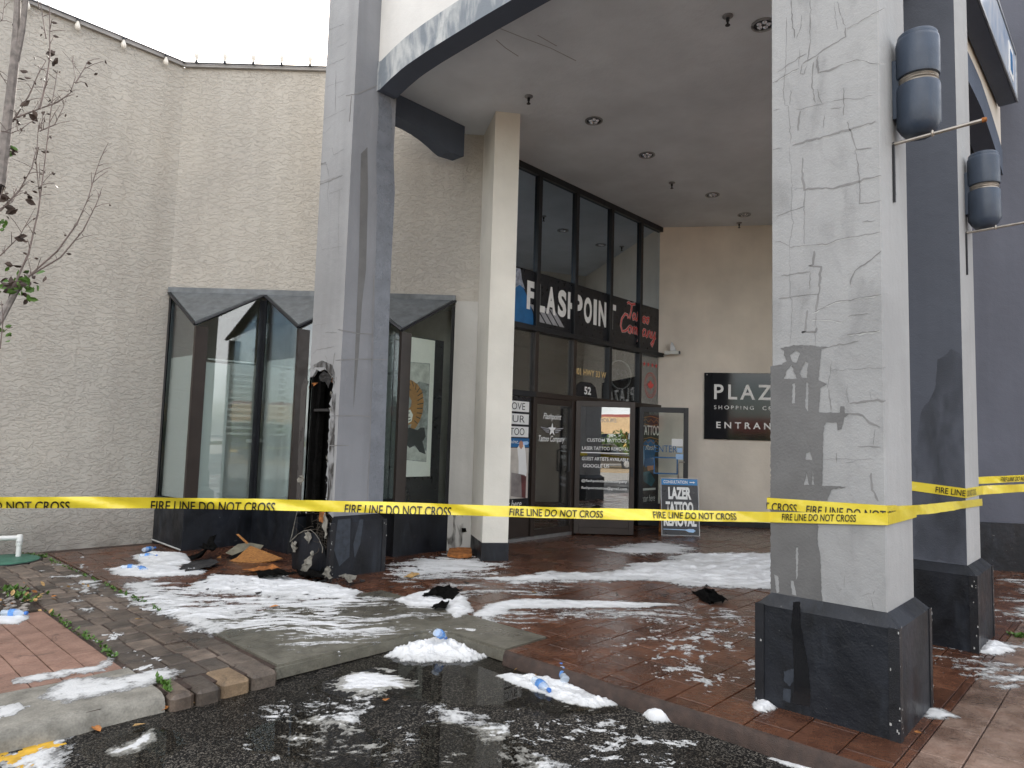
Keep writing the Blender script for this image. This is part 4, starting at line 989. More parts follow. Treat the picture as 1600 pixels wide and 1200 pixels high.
# security camera on its bracket
sc_o = thing('security_camera', 'small pale security camera on an arm beside the sign', 'camera')
cb = onplane(1037, 556, W0.xy, WD.xy); 
tube('arm', [cb, cb-WN*.10+WD*.02, cb-WN*.14+WD*.10+ZA*.02], .016, off_white, sc_o, 6)
Mc = frame_mat(cb-WN*.14+WD*.17+ZA*.05, WD-WN*.2, ZA)
bm = bmesh.new(); addbox(bm, (-.16, -.035, -.035), (.12, .035, .035), Mc, .008); frombm('body', bm, off_white, sc_o)
bm = bmesh.new(); addbox(bm, (.12, -.03, -.03), (.15, .03, .03), Mc, .006); frombm('lens', bm, frame_black, sc_o)
bm = bmesh.new(); addprism(bm, [Mc @ Vector(p) for p in ((-.05, .036, -.03), (.07, .036, -.03), (.0, .20, -.03), (-.03, .22, -.03))], (Mc.to_3x3() @ ZA), .06); frombm('shade_fin', bm, metal_grey, sc_o)

# illuminated box sign on the right fascia
bs = thing('box_sign', 'white and blue box sign high on the right side of the canopy', 'sign')
bm = bmesh.new(); addbox(bm, (7.45, 1.19, 6.40), (11.3, 1.395, 7.10), None, .01); frombm('case', bm, beam_slate, bs)
face_m = Mat('sign_face', (.62, .70, .80), .12); face_m.set('Base Color', face_m.ramp(face_m.noise(1.4, 3, .5, 1.0, face_m.pos((1, 1, .5))), .35, .65, (.30, .42, .62), (.80, .83, .86)))
box('face', (7.50, 1.183, 6.45), (11.26, 1.189, 7.06), face_m.m, bs)
bm = bmesh.new(); addbox(bm, (10.60, 1.178, 6.55), (10.98, 1.182, 6.98)); frombm('emblem', bm, white_paint, bs)
box('emblem_square', (10.70, 1.174, 6.62), (10.90, 1.177, 6.90), blue_print, bs)
bm = bmesh.new()
for a, b in (((7.45, 6.40), (11.3, 6.44)), ((7.45, 7.07), (11.3, 7.11)), ((11.26, 6.44), (11.3, 7.07))): addbox(bm, (a[0], 1.172, a[1]), (b[0], 1.188, b[1]))
frombm('frame', bm, metal_grey, bs)

# wall lamps with banner arms on the right faces of both near columns
def wall_lamp(px, lab, lab2):
    x = px; yf = 1.05+.072
    t = thing('wall_lamp', lab, 'lamp', 'slate blue up and down wall lamps'); M = Matrix.Translation((x, yf-.135, 0))
    prof_up = [(.10, 3.90), (.118, 3.905), (.122, 3.92), (.122, 4.13), (.118, 4.15), (.112, 4.155), (.112, 4.175), (.104, 4.185), (.09, 4.187)]
    prof_dn = [(.055, 3.525), (.075, 3.53), (.100, 3.560), (.122, 3.60), (.122, 3.835), (.118, 3.85), (.10, 3.853)]
    lathe('upper_shade', prof_up, lamp_slate, t, 28, M); lathe('lower_shade', prof_dn, lamp_slate, t, 28, M)
    lathe('lamp_ring', [(.106, 3.85), (.112, 3.855), (.106, 3.866), (.112, 3.874), (.106, 3.882), (.112, 3.892), (.104, 3.902)], steel, t, 28, M)
    box('backplate', (x-.05, yf-.10, 3.66), (x+.05, yf-.001, 4.04), lamp_slate, t)
    b = thing('banner_arm', lab2, 'bracket', 'steel banner arms under the lamps')
    box('strap', (x-.075, yf-.014, 3.12), (x-.055, yf-.001, 3.50), frame_black, b)
    for z in (3.18, 3.30, 3.42): lathe('bolt', [(.009, 0), (.009, .012)], metal_grey, b, 8, Matrix.Translation((x-.04, yf-.001, z)) @ Matrix.Rotation(math.pi/2, 4, 'X'))
    r = tube('rod', [(x-.065, yf, 3.49), (x-.065, yf-.48, 3.505)], .0105, steel, b, 10)
    lathe('end_cap', [(.014, 0), (.014, .02), (.010, .024)], orange_bit, b, 10, Matrix.Translation((x-.065, yf-.47, 3.505)) @ Matrix.Rotation(math.pi/2, 4, 'X'))
    lathe('eye', [(.018, -.006), (.022, 0), (.018, .006)], steel, b, 10, Matrix.Translation((x-.065, yf-.22, 3.50)) @ Matrix.Rotation(math.pi/2, 4, 'X'))
wall_lamp(4.70, 'slate blue wall lamp on the near water stained column', 'steel rod bracket under the near wall lamp')
wall_lamp(7.02, 'slate blue wall lamp on the second column, further right', 'steel rod bracket under the further wall lamp')

# ================================================================== SHOPFRONT
SY = 7.30
sf = thing('shopfront', 'dark framed glass shopfront with double doors under the canopy', 'shopfront')
MU = [7.35, 8.35, 9.36, 10.43, 11.45, 12.36]
def bar(nm, x0, z0, x1, z1, y0=SY-.05, y1=SY+.07, m=frame_black, parent=sf): return box(nm, (x0, y0, z0), (x1, y1, z1), m, parent, .003)
for k, u in enumerate(MU):
    hw = .045 if k not in (5,) else .06
    bar('mullion', u-hw, 3.42, u+hw, CEIL-.002)
    if k == 3: bar('mullion', u-.045, 2.36, u+.045, 3.34)
    else: bar('mullion', u-hw, 0, u+hw, 3.34, m=frame_bronze if k in (1, 2) else frame_black)
bar('top_rail', MU[0], CEIL-.10, MU[-1]+.055, CEIL-.001, SY-.054, SY+.06)
bar('sign_rail', MU[0], 3.34, MU[-1]+.06, 3.42, SY-.09, SY+.07)
bar('transom', MU[0], 2.27, MU[1], 2.36, SY-.054); bar('transom', MU[1], 2.27, MU[-1]+.055, 2.36, SY-.054, m=frame_bronze)
bar('threshold', MU[0], -.01, MU[2], .05, SY-.056, SY+.08, m=metal_grey); bar('threshold', MU[4], -.01, MU[-1], .05, SY-.056, SY+.08)
for k in range(5):
    a, b = MU[k]+.045, MU[k+1]-.045
    box('pane', (a, SY, 4.33), (b, SY+.01, CEIL-.09), glass_tint, sf)
    box('pane', (a, SY, 2.36), (b, SY+.01, 3.34), glass_shop, sf)
    if k in (0, 1, 4): box('pane', (a, SY, .30 if k == 0 else .10), (b, SY+.01, 2.27), glass_shop, sf)
box('lower_panel', (MU[0]+.045, SY-.01, .05), (MU[1]-.045, SY+.02, .45), frame_bronze, sf)
box('bottom_rail', (MU[1]+.045, SY-.03, .05), (MU[2]-.045, SY+.04, .15), frame_bronze, sf); box('head_rail', (MU[1]+.045, SY-.03, 2.17), (MU[2]-.045, SY+.04, 2.27), frame_bronze, sf)
tube('pull_handle', [(9.16, SY-.05, 1.43), (9.16, SY-.12, 1.42), (9.16, SY-.12, 1.07), (9.16, SY-.05, 1.06)], .014, frame_black, sf, 8)
box('lower_panel', (MU[4]+.045, SY-.01, .05), (MU[5]-.045, SY+.02, .30), frame_black, sf)
# interior of the shop
INT = [(7.3, 7.42), (12.4, 7.42), (12.4, 12.0), (7.3, 12.0)]
box('shop_floor', (7.2, 7.36, -.03), (12.5, 12.1, -.004), interior_dark, sf)
box('shop_ceiling', (7.2, 7.36, 4.6), (12.5, 12.1, 4.7), interior_grey, sf)
box('shop_wall', (7.2, 12.0, 0), (12.5, 12.1, 4.6), interior_grey, sf); box('shop_wall', (7.2, 7.40, 0), (7.3, 12, 4.6), interior_grey, sf); box('shop_wall', (12.42, 7.40, 0), (12.5, 12, 4.6), interior_dark, sf)
box('upper_backing', (7.2, 8.6, 4.7), (12.5, 8.7, CEIL+.2), interior_dark, sf)
box('soffit_beam', (7.3, 8.0, 3.25), (12.4, 8.3, 4.6), interior_dark, sf); box('soffit_beam', (7.3, 9.3, 3.05), (12.4, 9.6, 3.7), interior_dark, sf)
box('shop_counter', (8.4, 9.6, 0), (9.2, 11.2, 1.05), interior_grey, sf)
box('shop_side', (12.5, 7.36, -.03), (12.6, 9.0, CEIL+.2), interior_dark, sf)
# big sign behind the mullions
fs = thing('shop_sign', 'black shop sign with white block letters and red script behind the mullions', 'sign')
box('board', (7.40, SY+.012, 3.42), (12.30, SY+.04, 4.325), black_print, fs)
yb = SY+.009
spray = sheet('printed_flash', [(7.42, yb, 3.45), (8.31, yb, 3.45), (8.30, yb, 3.62), (8.18, yb, 3.85), (8.05, yb, 4.0), (7.95, yb, 4.18), (7.90, yb, 4.31), (7.42, yb, 4.31)], blue_print, fs)
sheet('printed_flash', [(7.42, yb-.001, 4.0), (7.80, yb-.001, 3.95), (7.95, yb-.001, 4.05), (8.08, yb-.001, 4.0), (8.0, yb-.001, 4.15), (7.96, yb-.001, 4.31), (7.42, yb-.001, 4.31)], simple('pale_spray', (.30, .33, .40), .5, .5, 16), fs)
for dx in (0, .17, .34, .51): sheet('letter_shadow', [(8.20+dx, yb-.001, 3.78), (8.33+dx, yb-.001, 3.78), (8.60+dx, yb-.001, 3.52), (8.47+dx, yb-.001, 3.52)], grey_print, fs)
LW = {'I': .13}
lx = 8.13
for ch, x, w in (('F', 8.13, .20), ('L', 8.385, .20), ('A', 8.62, .25), ('S', 8.925, .23), ('H', 9.195, .25), ('P', 9.375, .24), ('O', 9.655, .24), ('I', 9.945, .10), ('N', 10.10, .24), ('T', 10.385, .27)):
    text(ch, (x, yb-.002, 3.69), XA, ZA, w, .47, white_print, fs, bold=.045)
# red script
TA = [[(0, 9.2), (1, 9.9), (3, 9.4), (6, 10)], [(3.6, 9.6), (2.8, 6), (1.8, 3.2)], [(6.2, 5.6), (5, 5.9), (4.2, 4.6), (4.6, 3.3), (5.8, 3.8), (6.6, 5.6), (6.2, 3.8), (6.8, 3.2), (7.8, 4.4)], [(8.8, 8), (7.8, 4.4), (8.2, 3.2), (9.2, 3.6), (9.8, 4.4)], [(7.4, 6.4), (9.4, 6.5)], [(11, 8), (9.8, 4.4), (10.2, 3.2), (11.2, 3.6), (11.8, 4.6)], [(9.8, 6.4), (11.6, 6.5)], [(13, 5.8), (11.9, 5), (12, 3.5), (13, 3.2), (13.8, 4.4), (13.4, 5.6), (13, 5.8), (14.4, 5.2)], [(15.6, 5.8), (14.5, 5), (14.6, 3.5), (15.6, 3.2), (16.4, 4.4), (16, 5.6), (15.6, 5.8), (17, 5.6)]]
CO = [[(5, 8.2), (4.6, 9.4), (3, 9.6), (1, 7.6), (.4, 5), (1.4, 3.2), (3.4, 3.6), (5, 4.8)], [(6.2, 5.8), (5.1, 5), (5.2, 3.5), (6.2, 3.2), (7, 4.4), (6.6, 5.6), (6.2, 5.8), (7.6, 5.2)], [(7.6, 3.2), (8.4, 5.8), (8.0, 4.2), (9.2, 5.8), (9.7, 5.4), (9.2, 3.2)], [(9.3, 4.2), (10.4, 5.8), (10.9, 5.4), (10.4, 3.6), (11, 3.2), (11.8, 4.4)], [(12.6, 6), (11.2, .6)], [(12, 4.6), (13.4, 5.8), (14, 4.8), (13.2, 3.4), (12, 3.4)], [(16.4, 5.6), (15.2, 5.8), (14.4, 4.6), (14.8, 3.3), (16, 3.8), (16.8, 5.6), (16.3, 3.8), (17, 3.2), (17.6, 4.0)], [(17.6, 3.2), (18.4, 5.8), (18, 4.2), (19.4, 5.8), (19.9, 5.2), (19.4, 3.4), (20, 3.2), (20.6, 4.2)], [(21, 5.8), (20.6, 3.8), (21.4, 3.2), (22.6, 5.0)], [(23, 5.9), (22, 2), (20.8, .2), (20, .9), (21.6, 2.4), (23.4, 3.8)]]
for off_, m_, w_ in ((0.0, simple('pale_outline', (.70, .55, .54), .5), .058), (.0015, red_print, .036)):
    strokes('script_lettering', TA, (11.03, yb-.002, 3.82), XA, ZA, .0475, w_, m_, fs, off_); strokes('script_lettering', CO, (10.80, yb-.002, 3.52), XA, ZA, .055, w_, m_, fs, off_)
# ---- decals in the transom lights
def decal(name, lab, cat): return thing(name, lab, cat)
yd = SY-.002
t = decal('address_lettering', 'gold 301 HWY 33 W lettering on the transom glass', 'lettering'); text('301 HWY 33 W', (9.42, yd, 2.745), XA, ZA, .94, .115, gold_print, t, bold=.02)
t = decal('unit_number', 'white number 52 on a dark shield over the double door', 'number'); sheet('shield', [(9.42, yd, 2.37), (10.10, yd, 2.37), (10.04, yd, 2.56), (9.9, yd, 2.63), (9.6, yd, 2.63), (9.48, yd, 2.56)], black_print, t); text('52', (9.70, yd-.003, 2.41), XA, ZA, .20, .14, white_print, t, bold=.03)
t = decal('open_neon', 'unlit round OPEN tube sign hanging behind the transom glass', 'sign')
cx, cz = 10.92, 2.87; ring = [(cx+.37*math.cos(a), SY+.06, cz+.27*math.sin(a)) for a in [2*math.pi*k/40 for k in range(41)]]; tube('ring_tube', ring, .009, white_paint, t, 6)
for a, b, c_ in (('O', -.29, .13), ('P', -.13, .12), ('E', .02, .11), ('N', .16, .13)): text(a, (cx+b, SY+.055, cz-.10), XA, ZA, c_, .20, grey_print, t, bold=-.01)
for dx in (-.18, .14): tube('hanging_wire', [(cx+dx, SY+.06, cz+.23), (cx+dx, SY+.06, 3.33)], .004, white_paint, t, 5)
t = decal('maple_badge', 'red maple leaf badge with four stars on the right transom pane', 'decal')
cx, cz = 11.90, 2.74
ML = [(0, 1), (.16, .68), (.30, .74), (.24, .36), (.42, .54), (.50, .42), (.72, .46), (.64, .24), (.76, .14), (.40, -.16), (.46, -.32), (.06, -.26), (.06, -.62)]
ML = ML + [(-x, z) for x, z in ML[::-1] if x > 0]
sheet('maple_leaf', [(cx+.16*x, yd, cz-.02+.13*z) for x, z in ML], red_print, t)
for R1, w in ((.25, .012), (.20, .007)): strokes('badge_ring', [[(R1*.85*math.cos(a), R1*math.sin(a)) for a in [2*math.pi*k/36 for k in range(37)]]], (cx, yd, cz), XA, ZA, 1, w, red_print, t)
for k in range(4):
    sx = 11.66+k*.15
    sheet('star', [(sx+(.055 if q % 2 == 0 else .023)*math.sin(q*math.pi/5), yd, 3.15+(.055 if q % 2 == 0 else .023)*math.cos(q*math.pi/5)) for q in range(10)], red_print, t)
# lettering on the fixed left door light
t = decal('door_lettering', 'white script and winged star on the left glass panel', 'lettering')
text('Flashpoint', (8.60, yd, 1.90), XA, ZA, .48, .13, white_print, t, shear=.35, bold=.01); text('Tattoo Company', (8.50, yd, 1.53), XA, ZA, .68, .13, white_print, t, shear=.35, bold=.01)
sheet('star', [(8.84+(.11 if q % 2 == 0 else .042)*math.sin(q*math.pi/5), yd, 1.76+(.12 if q % 2 == 0 else .046)*math.cos(q*math.pi/5)) for q in range(10)], white_print, t)
for s in (-1, 1):
    for k in range(3): sheet('wing', [(8.84+s*.08, yd, 1.78-k*.03), (8.84+s*(.31-k*.06), yd, 1.80-k*.035), (8.84+s*(.27-k*.06), yd, 1.78-k*.035), (8.84+s*.08, yd, 1.765-k*.03)], grey_print, t)
# posters
def poster_left():
    t = thing('tall_poster', 'tall poster in the left pane with white text strips over a standing person print', 'poster')
    box('sheet', (7.42, SY+.012, .48), (8.27, SY+.022, 2.26), black_print, t)
    for z, w in ((2.02, 'REMOVE'), (1.82, 'YOUR'), (1.62, 'TATTOO')):
        box('text_strip', (7.45, SY+.006, z), (8.22, SY+.0115, z+.165), white_print, t)
        text(w, (7.50, SY+.003, z+.03), XA, ZA, .62, .11, black_print, t, bold=-.005)
    box('print_band', (7.45, SY+.006, 1.46), (8.24, SY+.0115, 1.60), blue_print, t)
    sheet('glow', [(7.95, SY+.004, 1.52), (8.10, SY+.004, 1.50), (8.20, SY+.004, 1.50), (8.235, SY+.004, 1.53), (8.20, SY+.004, 1.56), (8.10, SY+.004, 1.55)], cyan_glow, t)
    text('Flashpoint', (7.48, SY+.003, 1.50), XA, ZA, .50, .075, white_print, t, shear=.35)
    box('print_ground', (7.45, SY+.006, .66), (8.24, SY+.0115, 1.45), simple('print_cream', (.52, .48, .43), .5, .15), t)
    y = SY+.0045
    def pt(L, m, dy=0.0): sheet('printed_figure', [ony(px, py, y-dy) for px, py in L], m, t)
    pt([(806, 700), (811, 692), (817, 694), (819, 706), (821, 735), (820, 745), (808, 742), (808, 720)], white_print)
    pt([(809, 691), (812, 688), (815, 691), (815, 698), (812, 702), (809, 698)], skin_print, .001)
    pt([(797, 738), (818, 742), (816, 778), (796, 775)], simple('print_grey', (.25, .22, .21), .5, .3), .001)
    pt([(812, 742), (820, 744), (819, 778), (813, 777)], simple('print_maroon', (.12, .03, .03), .5, .3), .0015)
    text('enter here', (7.55, SY+.008, .52), XA, ZA, .55, .12, white_print, t, shear=.3)
poster_left()
for o in COL.objects:
    if o.name == 'tall_poster': o.location.y = -.030
t = thing('tattoo_poster', 'black poster with blue tattooed arm print in the pane right of the doors', 'poster')
box('sheet', (11.50, SY+.012, .30), (12.30, SY+.022, 2.26), black_print, t)
text('TATTOO', (11.56, SY+.007, 1.74), XA, ZA, .66, .20, white_print, t, bold=.02)
for z0 in (2.0, 1.58): strokes('flourish', [[(0, 0), (.1, .06), (.2, 0), (.3, .06), (.4, 0), (.5, .06), (.6, 0)], [(0, .08), (.3, .12), (.6, .08)], [(.05, -.04), (.3, -.07), (.55, -.04)]], (11.60, SY+.007, z0), XA, ZA, 1, .014, tan_print, t)
text('flash', (11.7, SY+.006, 1.45), XA, ZA, .4, .10, white_print, t, shear=.35)
def pf(L, m, dy=0.0): sheet('printed_figure', [ony(px, py, SY+.008-dy) for px, py in L], m, t)
pf([(1004, 690), (1012, 686), (1020, 688), (1023, 700), (1018, 728), (1006, 730), (1000, 715)], blue_print)
pf([(1000, 700), (1004, 696), (1005, 716), (1003, 730), (999, 725)], cyan_glow, .001)
pf([(1009, 728), (1020, 727), (1021, 733), (1010, 736)], skin_print, .001)
pf([(1000, 738), (1012, 736), (1022, 750), (1016, 760), (1004, 752)], simple('print_teal', (.02, .11, .15), .5, .4), .001)
box('print_edge', (11.53, SY+.006, .66), (12.1, SY+.009, .70), white_print, t)
text('enter here', (11.56, SY+.007, .44), XA, ZA, .52, .13, white_print, t, shear=.25)
t.location.y = -.030
# ---- the two open door leaves
def leaf(label, hx, hy, L, ang, m, texts):
    d = Vector((math.cos(ang), -math.sin(ang), 0)); t = thing('glass_door', label, 'door', 'open double doors of the shop')
    M = frame_mat((hx, hy, .02), d, ZA); N = d.cross(ZA); Hh = 2.26; sw = .085; rb = .42
    for nm, a, b in (('stile', (0, 0), (sw, Hh)), ('stile', (L-sw, 0), (L, Hh)), ('top_rail', (sw, Hh-.10), (L-sw, Hh)), ('kick_rail', (sw, 0), (L-sw, .11))):
        bm = bmesh.new(); addbox(bm, (a[0], a[1], -.025), (b[0], b[1], .025), M, .003); frombm(nm, bm, m, t)
    bm = bmesh.new(); addbox(bm, (sw, .11, -.018), (L-sw, rb, .018), M, .002); frombm('kick_panel', bm, m, t)
    bm = bmesh.new(); addbox(bm, (sw, rb, -.004), (L-sw, Hh-.10, .004), M); frombm('pane', bm, glass_door if m is frame_bronze else leaf_glass, t)
    return t, M, d
l1, M1, d1 = leaf('bronze framed door leaf swung open, mirroring the sunlit street', 9.40, 7.24, 1.02, math.radians(46.9), frame_bronze, None)
l2, M2, d2 = leaf('black framed door leaf folded back against the beige wall', 11.38, 7.22, .93, math.radians(52), frame_black, None)
def ltext(Mx, d, body, x, z, w, h, m, parent, **k): o = Mx @ Vector((x, z, .006)); text(body, o, d, ZA, w, h, m, parent, **k)
for body, z, x, w in (('CUSTOM TATTOOS', 1.56, .20, .68), ('LASER TATTOO REMOVAL', 1.42, .12, .80), ('GUEST ARTISTS AVAILABLE', 1.24, .12, .80), ('GOOGLE US', 1.12, .14, .45), ('@flashpointtattoocompany', .86, .12, .78), ('flashpointtattoo@gmail.com', .74, .12, .78)):
    ltext(M1, d1, body, x, z, w, .058, white_print, l1, bold=.005)
ltext(M1, d1, 'HOURS', .42, 1.90, .28, .07, grey_print, l1)
sheet('rule', [M1 @ Vector(p) for p in ((.10, 1.365, .006), (.92, 1.365, .006), (.92, 1.38, .006), (.10, 1.38, .006))], white_print, l1)
bm = bmesh.new(); addbox(bm, (.95, .98, -.035), (1.0, 1.14, .035), M1, .004); frombm('lock_case', bm, frame_black, l1)
ltext(M2, d2, 'ENTER', .30, 1.40, .42, .13, blue_print, l2)
bm = bmesh.new()
for a, b in (((.28, .98), (.74, 1.005)), ((.28, 1.285), (.74, 1.31)), ((.28, 1.005), (.305, 1.285)), ((.715, 1.005), (.74, 1.285))):
    v = [bm.verts.new(M2 @ Vector(p)) for p in ((a[0], a[1], .006), (b[0], a[1], .006), (b[0], b[1], .006), (a[0], b[1], .006))]; bm.faces.new(v)
frombm('notice_border', bm, blue_print, l2)
for a, b, m_ in (((.62, 1.52), (.83, 1.66), white_print), ((.72, 1.40), (.82, 1.49), cyan_glow), ((.70, 1.27), (.84, 1.37), cyan_glow)): sheet('sticker', [M2 @ Vector(p) for p in ((a[0], a[1], .0065), (b[0], a[1], .0065), (b[0], b[1], .0065), (a[0], b[1], .0065))], m_, l2)
tube('pull_handle', [M2 @ Vector(p) for p in ((.86, 1.22, .03), (.76, 1.22, .07), (.74, 1.19, .07), (.74, .88, .07), (.76, .85, .07), (.86, .85, .03))], .013, steel, l2, 8)
tube('pull_handle', [M2 @ Vector(p) for p in ((.88, .92, -.03), (.90, .92, -.09), (.90, .62, -.09), (.88, .62, -.03))], .014, steel, l2, 8)
# ---- A-board
ab = thing('a_board', 'black and blue LAZER TATTOO REMOVAL sandwich board outside the doors', 'signboard')
o0 = Vector((10.66, 6.27, 0)); dr = (Vector((11.08, 5.80, 0))-o0).normalized(); nb_ = dr.cross(ZA)   # towards camera
up_ = (ZA*1.0 - nb_*.16).normalized()
Ma = frame_mat(o0, dr, up_)
bm = bmesh.new(); addbox(bm, (0, 0, -.012), (.64, .98, .012), Ma, .003); frombm('front_board', bm, black_print, ab)
ub = (ZA*1.0 + nb_*.10).normalized(); Mb = frame_mat(o0-nb_*.42+dr*.02, dr, (ZA*.98+nb_*.24).normalized())
bm = bmesh.new(); addbox(bm, (0, 0, -.012), (.64, .96, .012), Mb, .003); frombm('rear_board', bm, orange_bit, ab)
bm = bmesh.new()
for a, b in (((-.012, 0), (.0, .985)), ((.64, 0), (.652, .985)), ((0, .98), (.64, .99)), ((0, -.004), (.64, .004))): addbox(bm, (a[0], a[1], -.014), (b[0], b[1], .016), Ma)
frombm('edge_frame', bm, metal_grey, ab)
def abp(x, y): return Ma @ Vector((x, y, .0145))
sheet('header', [abp(*p) for p in ((.005, .87), (.635, .87), (.635, .975), (.005, .975))], simple('sign_blue', (.015, .20, .48), .35, .08), ab)
def abt(body, x, y, w, h, m, **k): text(body, Ma @ Vector((x, y, .0165)), dr, up_, w, h, m, ab, **k)
abt('CONSULTATION', .04, .895, .42, .055, white_print, bold=.02); abt('LAZER', .12, .62, .40, .215, white_print, bold=.05); abt('TATTOO', .07, .38, .48, .20, white_print, bold=.05); abt('REMOVAL', .03, .155, .57, .19, white_print, bold=.05)
sheet('arrow', [abp(*p)+nb_*.001 for p in ((.50, .915), (.56, .915), (.56, .905), (.60, .922), (.56, .94), (.56, .93), (.50, .93))], white_print, ab)
sheet('laser_beam', [abp(*p) for p in ((.02, .098), (.40, .090), (.46, .06), (.54, .055), (.58, .085), (.54, .115), (.46, .115), (.40, .103), (.02, .106))], cyan_glow, ab)

# ================================================================== CAUTION TAPES
def tape(name, label, path, w, texts, m=tape_y, wave=.004, lay=0.0, clip=None, ink=tape_ink, free=(0, 0)):
    """ribbon along path [(Vector centre)], w(t) height, texts [(s0, length, hfrac0, hfrac1)]"""
    P = [Vector(p) for p in path]; cum = [0]
    for a, b in zip(P, P[1:]): cum.append(cum[-1]+(b-a).length)
    Lt = cum[-1]
    def at(s):
        s = min(max(s, 0), Lt-1e-6)
        for k in range(len(P)-1):
            if s <= cum[k+1]:
                f = (s-cum[k])/(cum[k+1]-cum[k]); return P[k].lerp(P[k+1], f), (P[k+1]-P[k]).normalized()
    t = thing(name, label, 'caution tape', 'yellow caution tapes tied around the columns')
    steps = sorted(set([round(k*.03, 4) for k in range(int(Lt/.03)+1)]+cum)); bm = bmesh.new(); prev = None
    def normal(d):
        n = Vector((d.y, -d.x, 0)); n.normalize()
        return n if n.dot(CAMP-P[0]) > 0 or True else -n
    def surf(s, h):
        p, d = at(s); ww = w(s/Lt); n = normal(d); fr = max(0.0, min(1.0, (s-free[0])/.25, (free[1]-s)/.25))
        tilt = fr*(.30*math.sin(s*1.1+lay*5)+.18*math.sin(s*3.7+lay))
        return p + ZA*(h*ww) + n*(wave*(.15+.85*fr)*(math.sin(s*9+h*3)+.6*math.sin(s*23+1+h*5)) + tilt*h*ww)
    K = 5
    for s in steps:
        cur = [bm.verts.new(surf(s, -.5+k/(K-1))) for k in range(K)]
        if prev:
            for k in range(K-1): bm.faces.new((prev[k], cur[k], cur[k+1], prev[k+1]))
        prev = cur
    frombm('ribbon', bm, m, t, True)
    for (s0, ln, h0, h1) in texts:
        me = textmesh('FIRE LINE DO NOT CROSS', .12, .012, 0, 1.02); bmt = bmesh.new(); bmt.from_mesh(me); bpy.data.meshes.remove(me)
        bmesh.ops.triangulate(bmt, faces=bmt.faces[:])
        xs = [v.co.x for v in bmt.verts]; zs = [v.co.y for v in bmt.verts]; x0, x1, y0, y1 = min(xs), max(xs), min(zs), max(zs)
        for v in bmt.verts: v.co = Vector((s0+(v.co.x-x0)/(x1-x0)*ln, h0+(v.co.y-y0)/(y1-y0)*(h1-h0), 0))
        for cutv, nrm in ((-.49, -1), (.49, 1)):
            g = bmt.verts[:]+bmt.edges[:]+bmt.faces[:]
            bmesh.ops.bisect_plane(bmt, geom=g, plane_co=(0, cutv, 0), plane_no=(0, nrm, 0), clear_outer=True)
        for cutv, nrm in ((0.002, -1), (Lt-.002, 1)):
            g = bmt.verts[:]+bmt.edges[:]+bmt.faces[:]
            if g: bmesh.ops.bisect_plane(bmt, geom=g, plane_co=(cutv, 0, 0), plane_no=(nrm, 0, 0), clear_outer=True)
        for cs_ in list(cum[1:-1])+[s0+ln*q/40 for q in range(1, 40)]:
            g = bmt.verts[:]+bmt.edges[:]+bmt.faces[:]
            if g: bmesh.ops.bisect_plane(bmt, geom=g, plane_co=(cs_, 0, 0), plane_no=(1, 0, 0))
        if not bmt.verts: bmt.free(); continue
        for v in bmt.verts:
            p, d = at(v.co.x); v.co = surf(v.co.x, v.co.y) + normal(d)*.006
        frombm('lettering', bmt, ink, t)
    return t, at, Lt
def hp(t, k=-.3):
    yv = (4.415+1.67*k)/(1+k*t); return t*yv, yv
TREE = h2w(-3.62, 2.83)
def tp(px, py):
    d = ray(px, py); hx = d.x*SA-d.y*CA; hy = d.x*CA+d.y*SA; xx, yy = hp(hx/hy); return CAMP + d*(yy/hy)
XT = XF-.013; YT = 1.05+.072-.013
main = [tp(px, py) for px, py in ((0, 785.5), (120, 785), (260, 786), (400, 788), (520, 791), (640, 794), (760, 798), (880, 801.5), (1000, 804), (1120, 806.5))]
first = main[0]; ext = Vector((TREE.x, TREE.y, first.z+.02)); main = [ext] + main + [onx(1204, 808, XT), onx(1388.5, 811.5, XT)]
corner = Vector((XT, YT, main[-1].z)); main[-1] = corner; main.append(Vector((5.02, YT, corner.z+.005)))
def s_at(pth, px):      # arclength where the path crosses image column px
    s = 0
    for a, b in zip(pth, pth[1:]):
        pa_, pb_ = project(a), project(b); L = (b-a).length
        if pa_ and pb_ and (pa_[0]-px)*(pb_[0]-px) <= 0 and pa_[0] != pb_[0]:
            lo, hi = 0., 1.
            for _ in range(30):
                m_ = (lo+hi)/2
                if (project(a.lerp(b, m_))[0]-px)*(pa_[0]-px) > 0: lo = m_
                else: hi = m_
            return s+L*lo
        s += L
    return s
tx = []
for (a, b, h0, h1) in ((-88, 110, -.78, .12), (235, 430, -.72, .20), (538, 705, -.66, .22), (795, 941, -.36, .30), (1020, 1150, -.30, .32), (1222, 1338, -.28, .36)):
    if a < 0: sb_, l_ = s_at(main, b), .0; sa_ = s_at(main, 40)-.30; tx.append((s_at(main, b)-.56, .56, h0, h1)); continue
    sa_, sb_ = s_at(main, a), s_at(main, b); tx.append((sa_, sb_-sa_, h0, h1))
tape('caution_tape', 'long yellow FIRE LINE DO NOT CROSS tape stretched across the whole front', main, lambda t: .050+.019*t, tx, wave=.006, free=(0, s_at(main, 1190)))
